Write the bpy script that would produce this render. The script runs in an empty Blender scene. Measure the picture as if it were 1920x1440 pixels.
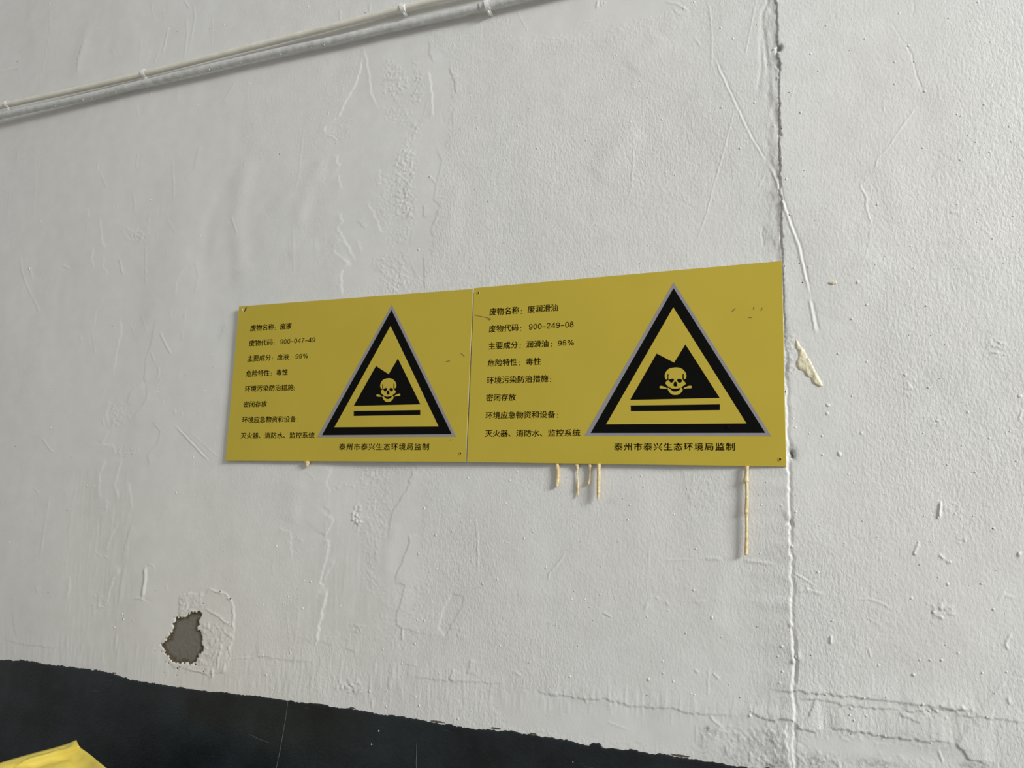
import bpy, bmesh, math, random
import numpy as np
from mathutils import Vector, Matrix
from mathutils.geometry import tessellate_polygon

random.seed(7)
RNG = np.random.default_rng(11)
scene = bpy.context.scene
C = scene.collection

# ------------------------------------------------------------------ camera
Z0 = 1.59                                   # height of the signs' lower edge above the floor
F_PX, YAW, PITCH, ROLL = 1496.85, -0.386357, 0.161167, 0.032711
CAM = np.array([0.675885, -1.434749, -0.096698 + Z0])
cyw, syw, cpt, spt = math.cos(YAW), math.sin(YAW), math.cos(PITCH), math.sin(PITCH)
FWD = np.array([syw * cpt, cyw * cpt, spt])
_r0 = np.array([cyw, -syw, 0.0]); _u0 = np.cross(_r0, FWD)
RGT = math.cos(ROLL) * _r0 + math.sin(ROLL) * _u0
UPV = np.cross(RGT, FWD)
cam_data = bpy.data.cameras.new('camera')
cam_data.sensor_fit = 'HORIZONTAL'; cam_data.sensor_width = 36.0
cam_data.lens = F_PX / 1920 * 36.0
cam_data.clip_start = 0.02; cam_data.clip_end = 60
cam = bpy.data.objects.new('camera', cam_data); C.objects.link(cam)
M = Matrix(((RGT[0], UPV[0], -FWD[0], CAM[0]), (RGT[1], UPV[1], -FWD[1], CAM[1]),
            (RGT[2], UPV[2], -FWD[2], CAM[2]), (0, 0, 0, 1)))
cam.matrix_world = M
scene.camera = cam

# ------------------------------------------------------------------ light and exposure
world = bpy.data.worlds.new('world'); scene.world = world; world.use_nodes = True
bg = world.node_tree.nodes['Background']
bg.inputs['Color'].default_value = (1.0, 0.985, 0.945, 1); bg.inputs['Strength'].default_value = 0.385
def area(name, loc, aim, sx, sy, power, col):
    d = bpy.data.lights.new(name, 'AREA'); d.shape = 'RECTANGLE'; d.size = sx; d.size_y = sy
    d.energy = power; d.color = col
    o = bpy.data.objects.new(name, d); C.objects.link(o); o.location = loc
    o.rotation_euler = (Vector(aim) - Vector(loc)).to_track_quat('-Z', 'Y').to_euler()
    return o
area('window_daylight', (5.6, -2.5, 3.9), (0.2, 0, 1.8), 1.9, 1.3, 388, (0.985, 0.995, 0.99))
scene.view_settings.view_transform = 'Standard'
scene.view_settings.look = 'None'
scene.view_settings.gamma = 1.0
scene.view_settings.use_curve_mapping = False
scene.view_settings.exposure = 0.0

# ------------------------------------------------------------------ helpers
def wall_at(px, py, off=0.0):
    """point on the plane `off` metres in front of the wall seen at photograph pixel (px, py)"""
    d = FWD + RGT * ((px - 960) / F_PX) + UPV * ((720 - py) / F_PX)
    t = (-off - CAM[1]) / d[1]
    p = CAM + d * t
    return (p[0], p[2])
def wxyz(px, py, off=0.0):
    x, z = wall_at(px, py, off); return Vector((x, -off, z))
def PL(pts, ox=0, oy=0, s=1.0):
    return [wall_at(ox + a / s, oy + b / s) for a, b in pts]

def mesh_obj(name, verts, faces, mat=None, parent=None, smooth=False):
    me = bpy.data.meshes.new(name); me.from_pydata([tuple(v) for v in verts], [], faces)
    me.validate(); me.update()
    bm = bmesh.new(); bm.from_mesh(me); bmesh.ops.recalc_face_normals(bm, faces=bm.faces); bm.to_mesh(me); bm.free()
    if mat: me.materials.append(mat)
    if smooth:
        for p in me.polygons: p.use_smooth = True
    o = bpy.data.objects.new(name, me); C.objects.link(o)
    if parent is not None: o.parent = parent
    return o
def tag(o, label, cat, group=None):
    o['label'] = label; o['category'] = cat
    if group: o['group'] = group
    return o
def empty(name, loc=(0, 0, 0)):
    o = bpy.data.objects.new(name, None); C.objects.link(o); o.location = loc; o.empty_display_size = 0.05
    return o

def nodes(name):
    m = bpy.data.materials.new(name); m.use_nodes = True
    nt = m.node_tree; return m, nt, nt.nodes, nt.links, nt.nodes['Principled BSDF']
def N(ns, t, **k):
    n = ns.new(t)
    for a, b in k.items(): setattr(n, a, b)
    return n
def simple(name, col, rough=0.5, metal=0.0, var=0.08, scale=60, bump=0.0, bscale=400, spec=0.5):
    m, nt, ns, ln, b = nodes(name)
    tc = N(ns, 'ShaderNodeTexCoord'); nz = N(ns, 'ShaderNodeTexNoise'); nz.inputs['Scale'].default_value = scale
    nz.inputs['Detail'].default_value = 5
    ln.new(tc.outputs['Object'], nz.inputs['Vector'])
    r = N(ns, 'ShaderNodeValToRGB')
    r.color_ramp.elements[0].position = 0.3; r.color_ramp.elements[1].position = 0.7
    r.color_ramp.elements[0].color = (*[c * (1 - var) for c in col], 1)
    r.color_ramp.elements[1].color = (*[min(1, c * (1 + var)) for c in col], 1)
    ln.new(nz.outputs['Fac'], r.inputs['Fac']); ln.new(r.outputs['Color'], b.inputs['Base Color'])
    b.inputs['Roughness'].default_value = rough; b.inputs['Metallic'].default_value = metal
    b.inputs['Specular IOR Level'].default_value = spec
    if bump:
        n2 = N(ns, 'ShaderNodeTexNoise'); n2.inputs['Scale'].default_value = bscale; n2.inputs['Detail'].default_value = 4
        ln.new(tc.outputs['Object'], n2.inputs['Vector'])
        bp = N(ns, 'ShaderNodeBump'); bp.inputs['Strength'].default_value = 1; bp.inputs['Distance'].default_value = bump
        ln.new(n2.outputs['Fac'], bp.inputs['Height']); ln.new(bp.outputs['Normal'], b.inputs['Normal'])
    return m
# ------------------------------------------------------------------ wall: one displaced plaster surface
def value_noise(xx, zz, sx, sz, seed):
    """smooth lattice noise on separable coordinates, cell size sx by sz metres, range about -1..1"""
    r = np.random.default_rng(seed)
    gx = (xx + 20) / sx; gz = (zz + 20) / sz
    ix = np.floor(gx).astype(int); iz = np.floor(gz).astype(int)
    x0, z0 = ix.min(), iz.min()
    tab = r.uniform(-1, 1, (iz.max() - z0 + 2, ix.max() - x0 + 2)).astype(np.float32)
    fx = (gx - ix); fz = (gz - iz); fx = fx * fx * (3 - 2 * fx); fz = fz * fz * (3 - 2 * fz)
    ix = ix - x0; iz = iz - z0
    a = tab[:, ix] * (1 - fx) + tab[:, ix + 1] * fx
    return (a[iz, :] * (1 - fz)[:, None] + a[iz + 1, :] * fz[:, None]).astype(np.float32)

# columns follow the local pixel size; coarse columns and rows continue beyond the frame
NX, NZ = 1180, 1120
cols = np.array([wall_at(px, 760)[0] for px in np.linspace(-60, 1980, NX)])
ztop = max(wall_at(0, -40)[1], wall_at(1920, -40)[1]); zbot = min(wall_at(0, 1300)[1], wall_at(1500, 1460)[1], wall_at(1920, 1480)[1])
rows = np.linspace(zbot, ztop, NZ)
cols = np.concatenate([np.linspace(-4.2, cols[0], 20)[:-1], cols, np.linspace(cols[-1], 3.4, 16)[1:]])
rows = np.concatenate([np.linspace(0.0, rows[0], 8)[:-1], rows, np.linspace(rows[-1], 3.6, 14)[1:]])
cols = cols.astype(np.float64); rows = rows.astype(np.float64)
H = np.zeros((len(rows), len(cols)), np.float32)          # height in mm towards the room
HOLE = np.full_like(H, 1.0)                               # signed distance in mm to the bare mortar patch
DIRT_SHADE = np.zeros_like(H)
SAND = np.zeros_like(H)                                   # 0..1, how gritty the surface is (drives fine bump)
PXMM = 1.25

def window(pts, pad):
    a = np.array(pts)
    i0, i1 = np.searchsorted(cols, [a[:, 0].min() - pad, a[:, 0].max() + pad])
    j0, j1 = np.searchsorted(rows, [a[:, 1].min() - pad, a[:, 1].max() + pad])
    return slice(j0, j1), slice(i0, i1)
def seg_dist(pts, sl, jag=0.0):
    """unsigned distance (m), signed side, and parameter along a polyline, on a grid window"""
    X, Z = np.meshgrid(cols[sl[1]], rows[sl[0]])
    if jag:
        X = X + value_noise(cols[sl[1]], rows[sl[0]], 0.007, 0.007, 91) * jag
        Z = Z + value_noise(cols[sl[1]], rows[sl[0]], 0.006, 0.006, 92) * jag
    D = np.full(X.shape, 9.0); S = np.zeros(X.shape); T = np.zeros(X.shape)
    n = len(pts) - 1
    for k in range(n):
        ax, az = pts[k]; bx, bz = pts[k + 1]
        dx, dz = bx - ax, bz - az; L2 = dx * dx + dz * dz + 1e-12
        t = np.clip(((X - ax) * dx + (Z - az) * dz) / L2, 0, 1)
        ex = X - ax - t * dx; ez = Z - az - t * dz
        d = np.hypot(ex, ez); m = d < D
        D[m] = d[m]; S[m] = np.sign(dx * ez - dz * ex)[m]; T[m] = ((k + t) / n)[m]
    return D, S, T
def ridge(pts, w=1.6, h=0.8, taper=True, jag=0.0006):
    """rounded line of paint; w = half width in mm, h in mm (negative = scratch)"""
    sl = window(pts, 0.012 + w * 0.004)
    D, S, T = seg_dist(pts, sl, jag)
    g = np.exp(-(D * 1000 / w) ** 2)
    if taper: g *= np.clip(np.minimum(T, 1 - T) * 6 + 0.25, 0, 1)
    H[sl] += (h * g).astype(np.float32)
def step(pts, h=0.6, fade=25.0, edge=1.0, jag=0.0021):
    """plaster lap: left of the direction of travel stands h mm proud and fades out over `fade` mm"""
    pad = fade * 0.003
    sl = window(pts, pad)
    D, S, T = seg_dist(pts, sl, jag)
    d = D * 1000 * S
    prof = np.clip(d / edge + 0.5, 0, 1) * np.exp(-np.clip(d, 0, None) / fade)
    ends = np.clip(np.minimum(T, 1 - T) * 8, 0, 1)
    H[sl] += (h * prof * ends).astype(np.float32)
def poly_sd(pts, sl, jag=0.0):
    """signed distance (m), positive inside"""
    X, Z = np.meshgrid(cols[sl[1]], rows[sl[0]])
    if jag:
        X = X + value_noise(cols[sl[1]], rows[sl[0]], 0.0045, 0.0045, 81) * jag
        Z = Z + value_noise(cols[sl[1]], rows[sl[0]], 0.0045, 0.0045, 82) * jag
    ins = np.zeros(X.shape, bool); D = np.full(X.shape, 9.0)
    q = list(pts)
    for k in range(len(q)):
        (ax, az), (bx, bz) = q[k], q[(k + 1) % len(q)]
        c = ((az > Z) != (bz > Z)) & (X < (bx - ax) * (Z - az) / (bz - az + 1e-12) + ax)
        ins ^= c
        dx, dz = bx - ax, bz - az; L2 = dx * dx + dz * dz + 1e-12
        t = np.clip(((X - ax) * dx + (Z - az) * dz) / L2, 0, 1)
        D = np.minimum(D, np.hypot(X - ax - t * dx, Z - az - t * dz))
    return np.where(ins, D, -D)
def plate(pts, h=0.6, edge=1.2, jag=0.001):
    sl = window(pts, 0.01)
    sd = poly_sd(pts, sl, jag) * 1000
    H[sl] += (h * np.clip(sd / edge + 0.5, 0, 1)).astype(np.float32)
def rough(pts, amp=0.5, cell=0.0045, feather=12.0, seed=5, cz=None):
    sl = window(pts, 0.03)
    sd = poly_sd(pts, sl, 0.006) * 1000
    m = np.clip(sd / feather + 0.5, 0, 1)
    n = value_noise(cols[sl[1]], rows[sl[0]], cell, cz or cell, seed) + 0.6 * value_noise(cols[sl[1]], rows[sl[0]], cell * .55, (cz or cell) * .55, seed + 1)
    n = np.where(n > 0.1, (n - 0.1) * 1.2, (n - 0.1) * 0.35)
    H[sl] += (amp * m * n).astype(np.float32)
    if cz is None: SAND[sl] = np.maximum(SAND[sl], (m * min(1.0, amp * 1.1) * np.clip(0.55 + 0.9 * n, 0, 1)).astype(np.float32))

# broad unevenness of hand-floated plaster
H += 3.2 * value_noise(cols, rows, 0.42, 0.55, 1)
H += 1.9 * value_noise(cols, rows, 0.15, 0.22, 2)
H += 0.50 * value_noise(cols, rows, 0.055, 0.085, 3)
H += 0.10 * value_noise(cols, rows, 0.020, 0.034, 4)
# roller stipple, weak on the smooth left side and strong towards the right
XX = cols[None, :]
peel = np.clip((XX + 0.75) / 0.6, 0, 1) * 0.8 + 0.2
peel = peel * (0.75 + 0.35 * value_noise(cols, rows, 0.16, 0.2, 9))
peel = peel + 0 * H
for sp_, k_ in [([(690, 60), (790, 40), (850, 120), (840, 300), (800, 520), (640, 545), (600, 420), (620, 240)], .75), ([(930, -20), (1330, -20), (1240, 30), (1100, 70), (960, 75)], .85),
                ([(560, 880), (800, 880), (780, 1180), (560, 1200)], .6), ([(990, 1290), (1100, 1310), (1420, 1345), (1400, 1420), (960, 1370), (900, 1300)], .7), ([(1500, 1375), (1790, 1395), (1830, 1430), (1500, 1430)], .75),
                ([(1560, 1300), (1800, 1335), (1800, 1350), (1560, 1320)], .8), ([(100, 200), (460, 180), (420, 700), (240, 980), (100, 900)], .5)]:
    w_ = [wall_at(*q) for q in sp_]; s_ = window(w_, 0.03)
    peel[s_] *= 1 - k_ * np.clip(poly_sd(w_, s_, 0.01) * 1000 / 14 + 0.5, 0, 1)
H += peel * (0.075 * value_noise(cols, rows, 0.0068, 0.0150, 21) + 0.100 * value_noise(cols, rows, 0.0040, 0.0072, 22))

# ---- the joint between the two wall surfaces
JOINT_PX = [(1454, -40), (1455, 0), (1457, 40), (1460, 90), (1461, 120), (1462, 250), (1463, 330), (1466, 400), (1467, 480),
            (1471, 620), (1475, 750), (1478, 850), (1479, 900), (1481, 960), (1482, 1000), (1485, 1100), (1486, 1180),
            (1489, 1240), (1488, 1290), (1491, 1330), (1489, 1400), (1490, 1480)]
JOINT = [wall_at(*p) for p in JOINT_PX]
jz = np.array([p[1] for p in JOINT])[::-1]; jx = np.array([p[0] for p in JOINT])[::-1]
jag = value_noise(np.array([0.0, 0.1]), rows, 1.0, 0.024, 31)[:, 0] * 0.0014 + value_noise(np.array([0.0, 0.1]), rows, 1.0, 0.0034, 39)[:, 0] * 0.0007 + value_noise(np.array([0.0, 0.1]), rows, 1.0, 0.0075, 32)[:, 0] * 0.0011
xj = np.interp(rows, jz, jx) + jag * (rows > 1.0)
dj = (XX - xj[:, None]) * 1000                           # mm, positive to the right of the joint
zlow = wall_at(1478, 900)[1]; zup = wall_at(1466, 420)[1]
up = np.clip((rows - zlow) / (zup - zlow), 0, 1)[:, None]; up = up * up * (3 - 2 * up)
nz = 0.6 + 0.5 * value_noise(np.array([0.0, 0.1]), rows, 1.0, 0.05, 33)[:, :1]
# upper half: the left plaster swells towards the joint, then a narrow open crack
wv = 1 + 0.5 * value_noise(cols, rows, 0.012, 0.03, 34)
upper = 2.6 * wv * np.exp(-(np.clip(-dj, 0, None) / 17.0) ** 1.3) * (dj < 0)
upper = upper + (4.4 + 0.8 * nz) * np.clip((dj + 0.6) / 1.2, 0, 1) * np.exp(-np.clip(dj, 0, None) / 110.0) * (1 - 0.0)
upper = np.where(dj > 0.6, (4.4 + 0.8 * nz) * np.exp(-np.clip(dj, 0, None) / 110.0), upper)
upper = upper - (1.6 + 2.4 * nz) * np.exp(-((dj + 0.9) / 0.75) ** 2)
upper = upper + 0.5 * value_noise(cols, rows, 0.005, 0.012, 35) * np.exp(-((dj + 14) / 14) ** 2)
# lower half: the left plaster ends in a chamfered arris that faces right, with a shallow trough behind it
cw = 1.7 + 1.1 * value_noise(np.array([0.0, 0.1]), rows, 1.0, 0.011, 36)[:, :1]
lower = (3.6 + 1.4 * value_noise(np.array([0.0, 0.1]), rows, 1.0, 0.016, 37)[:, :1]) * np.clip((0.0 - dj) / cw, 0, 1) ** 0.8 * np.exp(-np.clip(-dj - 4, 0, None) / 45.0)
lower += 1.2 * np.clip((dj) / 6.0, 0, 1) * np.exp(-np.clip(dj - 6, 0, None) / 120.0) * 1.6
lower -= 1.3 * np.clip(nz - 0.45, 0, 1) * np.exp(-((dj - 1.0) / 1.3) ** 2)
H += up * upper + (1 - up) * lower
ledge = np.clip((wall_at(1488, 1190)[1] - rows) / 0.02, 0, 1)[:, None] * np.clip((rows - wall_at(1488, 1285)[1]) / 0.01, 0, 1)[:, None]
H -= ledge * 2.6 * np.clip(dj / 2.0, 0, 1) * np.clip((6.5 - dj) / 1.5, 0, 1)
# chips along the joint
for (px, py, r, h) in [(1461, 92, 4.5, -9), (1459, 124, 3.0, -5), (1459, 148, 2.5, 2.5), (1457, 88, 4, 2), (1484, 852, 7, -3), (1484, 849, 2.6, -9),
                       (1486, 856, 2.2, -9), (1480, 980, 4, -2.5), (1485, 984, 3, -2), (1476, 965, 5, 1.4), (1484, 1172, 3, 2), (1493, 1228, 6, 2.2),
                       (1488, 1240, 3, 3), (1484, 1024, 3, 1.5), (1464, 255, 2, -4), (1466, 445, 2.4, -3)]:
    x, z = wall_at(px, py); sl = window([(x, z)], 0.03)
    X, Z = np.meshgrid(cols[sl[1]], rows[sl[0]])
    d2 = ((X - x) ** 2 + ((Z - z) * 0.75) ** 2) * 1e6
    H[sl] += (h * np.exp(-d2 / (r * r))).astype(np.float32)

# ---- relief traced feature by feature (pixel lists are positions on the wall plane)
a, b, c4 = 480, 200, 4.0
steps = [
 # (points, origin x, origin y, zoom, height, fade)
 ([(800, 420), (785, 500), (740, 640), (670, 760), (630, 860), (560, 920), (515, 960), (520, 1030)], 480, 0, 4, -0.9, 60),
 ([(620, 360), (610, 420), (640, 440)], 480, 200, 4, -0.6, 20), ([(620, 515), (650, 625)], 480, 200, 4, -0.5, 20),
 ([(650, 790), (640, 830), (660, 860), (615, 905), (640, 960), (690, 1040), (750, 1160)], 480, 200, 4, -0.6, 20),
 ([(760, 860), (820, 915)], 480, 200, 4, 0.5, 15), ([(575, 1070), (640, 1005)], 480, 200, 4, 0.5, 15), ([(575, 1070), (700, 1180)], 480, 200, 4, -0.7, 25),
 ([(840, 705), (900, 835), (950, 960)], 480, 200, 4, -0.5, 20), ([(765, 1000), (800, 1085)], 480, 200, 4, -0.4, 10),
 ([(930, 470), (935, 600)], 480, 200, 4, -0.4, 15), ([(1255, 740), (1260, 840)], 480, 200, 4, 0.7, 15), ([(1255, 1100), (1260, 1380)], 480, 200, 4, 0.6, 18),
 ([(1340, 290), (1380, 380), (1390, 410), (1350, 590), (1330, 690), (1380, 750), (1310, 920), (1330, 1020)], 480, 200, 4, 0.45, 20),
 ([(720, 1180), (650, 1230), (645, 1330), (660, 1420)], 480, 200, 4, -0.8, 40), ([(1130, 1130), (1200, 1270), (1140, 1360)], 480, 200, 4, 0.35, 15),
 ([(1440, 500), (1480, 600), (1500, 700)], 480, 0, 4, 0.8, 12), ([(1290, 300), (1300, 400), (1330, 480)], 480, 0, 4, 0.5, 12),
 ([(1290, 520), (1310, 620), (1320, 780), (1330, 880)], 480, 0, 4, -0.8, 20), ([(1480, 800), (1460, 930)], 480, 0, 4, 0.4, 12),
 ([(1560, 120), (1480, 220), (1400, 280)], 480, 200, 4, 0.4, 20), ([(810, 340), (830, 480), (850, 560), (855, 680), (915, 810)], 480, 0, 4, -0.7, 12),
 # below the signs
 ([(570, 60), (530, 170), (560, 260)], 480, 860, 4, -0.5, 25), ([(590, 450), (510, 595)], 480, 860, 4, -0.8, 30), ([(510, 595), (550, 630), (520, 780), (480, 930), (510, 960)], 480, 860, 4, -0.9, 35),
 ([(590, 760), (500, 930)], 480, 860, 4, -0.5, 12), ([(540, 970), (500, 1130), (480, 1240), (450, 1420)], 480, 860, 4, -1.5, 30),
 ([(1170, 70), (1160, 130), (1130, 230), (1060, 330), (1010, 420), (980, 600)], 480, 860, 4, 0.7, 25),
 ([(1140, 570), (1150, 620), (1080, 800), (1035, 930)], 480, 860, 4, 0.8, 20), ([(1035, 930), (1115, 950), (1090, 1060), (1050, 1170), (1050, 1250), (1120, 1280), (1290, 1325)], 480, 860, 4, 0.7, 25),
 ([(170, 515), (260, 550), (270, 780)], 480, 860, 4, -0.5, 20), ([(290, 605), (350, 625)], 480, 860, 4, 0.4, 12), ([(500, 365), (550, 390), (535, 460)], 480, 860, 4, 0.5, 15),
 ([(0, 600), (60, 605), (200, 630), (450, 645)], 480, 1080, 4, 0.6, 30), ([(655, 545), (760, 570)], 480, 1080, 4, 0.5, 14), ([(475, 490), (580, 520)], 480, 1080, 4, 0.35, 14),
 ([(1480, 690), (1450, 785)], 480, 1080, 4, 0.9, 12), ([(1610, 620), (1590, 735)], 480, 1080, 4, 0.8, 12), ([(1110, 660), (1200, 670)], 480, 1080, 4, 0.5, 12),
 ([(1000, 640), (990, 860)], 480, 1080, 4, 0.5, 12), ([(1130, 755), (1480, 790), (1700, 800), (1860, 815)], 480, 1080, 4, 0.6, 16),
 ([(150, 830), (250, 890), (400, 905), (540, 920), (700, 920), (870, 970), (1000, 985), (1200, 995), (1350, 1030), (1490, 1040), (1780, 1060)], 960, 1080, 4, 0.9, 30),
 ([(1790, 1020), (1880, 1065), (2000, 1090)], 960, 1080, 4, 1.3, 14),
 ([(0, 850), (200, 862), (450, 885), (800, 928), (1150, 963), (1400, 1000), (1560, 1000)], 1440, 1080, 4, 1.7, 30),
 ([(210, 915), (400, 935), (550, 965), (800, 990), (1000, 1008)], 1440, 1080, 4, 1.1, 22),
 ([(1000, 1010), (1120, 1018), (1200, 1003), (1300, 1000), (1450, 1000)], 1440, 1080, 4, 1.7, 16), ([(1400, 1045), (1650, 1070), (1960, 1105)], 1440, 1080, 4, 0.9, 16),
 ([(980, 1020), (1010, 1060), (1140, 1095), (1220, 1040)], 1440, 1080, 4, 0.9, 16),
 ([(0, 1075), (150, 1080), (215, 1095)], 1440, 1080, 4, 1.2, 25), ([(215, 1095), (230, 1150), (430, 1165)], 1440, 1080, 4, 2.0, 50),
 ([(435, 1140), (620, 1160), (880, 1205), (1200, 1240), (1390, 1250)], 1440, 1080, 4, 2.0, 50), ([(1390, 1250), (1470, 1310), (1510, 1380), (1700, 1410)], 1440, 1080, 4, 2.2, 40),
 ([(140, 1090), (135, 1220), (150, 1300), (170, 1440)], 1440, 1080, 4, -1.6, 25), ([(200, 1200), (210, 1320), (205, 1440)], 1440, 1080, 4, -0.9, 12),
 # left side laps
 ([(780, 0), (720, 90), (700, 220)], 0, 560, 4, -0.35, 30), ([(890, 130), (910, 240), (895, 320), (870, 400), (850, 590)], 0, 560, 4, -0.5, 25),
 ([(1170, 130), (1130, 340), (1090, 450), (1080, 600), (1100, 640)], 0, 560, 4, 0.45, 20), ([(1080, 620), (980, 690), (940, 790)], 0, 560, 4, 0.5, 22),
 ([(1100, 640), (1100, 760), (980, 920)], 0, 560, 4, 0.5, 18), ([(830, 770), (800, 860), (810, 930)], 0, 560, 4, -0.5, 18), ([(1130, 920), (1200, 1000), (1190, 1080), (1110, 1170), (1130, 1270)], 0, 560, 4, 0.5, 18),
 ([(820, 990), (770, 1090), (860, 1100), (875, 1180)], 0, 560, 4, -0.5, 15),
 ([(800, 0), (760, 120), (750, 200), (755, 300)], 0, 860, 4, -0.6, 15), ([(920, 0), (900, 80), (870, 200), (900, 300)], 0, 860, 4, -0.6, 15),
 ([(970, 170), (990, 270), (1010, 400)], 0, 860, 4, -0.5, 12), ([(820, 310), (800, 390)], 0, 860, 4, -0.5, 10),
 ([(900, 480), (850, 570), (800, 700)], 0, 860, 4, -0.5, 15), ([(990, 500), (920, 750)], 0, 860, 4, 0.5, 15), ([(910, 840), (860, 890), (830, 1000), (800, 1110)], 0, 860, 4, -0.8, 15),
 ([(925, 820), (910, 960), (880, 1120)], 0, 860, 4, 0.5, 10), ([(740, 400), (740, 560), (715, 760)], 0, 860, 4, -0.4, 10), ([(530, 880), (525, 980), (505, 1060)], 0, 860, 4, -0.5, 10),
 ([(745, 1000), (700, 1100), (690, 1190)], 0, 860, 4, 0.4, 12), ([(30, 1365), (200, 1400), (450, 1420)], 0, 860, 4, 0.4, 20), ([(90, 1140), (100, 1240), (125, 1350)], 0, 860, 4, 0.35, 20),
 ([(1490, 290), (1470, 370), (1450, 470), (1370, 560)], 0, 200, 4, 0.35, 25), ([(1450, 1160), (1380, 1220), (1330, 1320), (1320, 1430)], 0, 200, 4, -0.35, 20), ([(1450, 1160), (1480, 1270), (1450, 1400)], 0, 200, 4, 0.3, 15),
 ([(700, 1050), (690, 1150), (710, 1190)], 0, 200, 4, -0.5, 15), ([(750, 830), (760, 900), (770, 1020), (790, 1045)], 0, 200, 4, -0.5, 12), ([(660, 760), (675, 830)], 0, 200, 4, -0.4, 10),
 ([(780, 1110), (770, 1200), (810, 1250)], 0, 200, 4, -0.4, 10), ([(640, 290), (590, 430), (580, 570)], 0, 0, 4, 0.8, 35),
]
for pts, ox, oy, s, h, fd in steps:
    p = PL(pts, ox, oy, s)
    if h < 0: p = p[::-1]; h = -h
    step(p, h * 1.45 if h < 1.15 else 1.67 + (h - 1.15) * 0.4, fd, 0.9)

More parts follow.
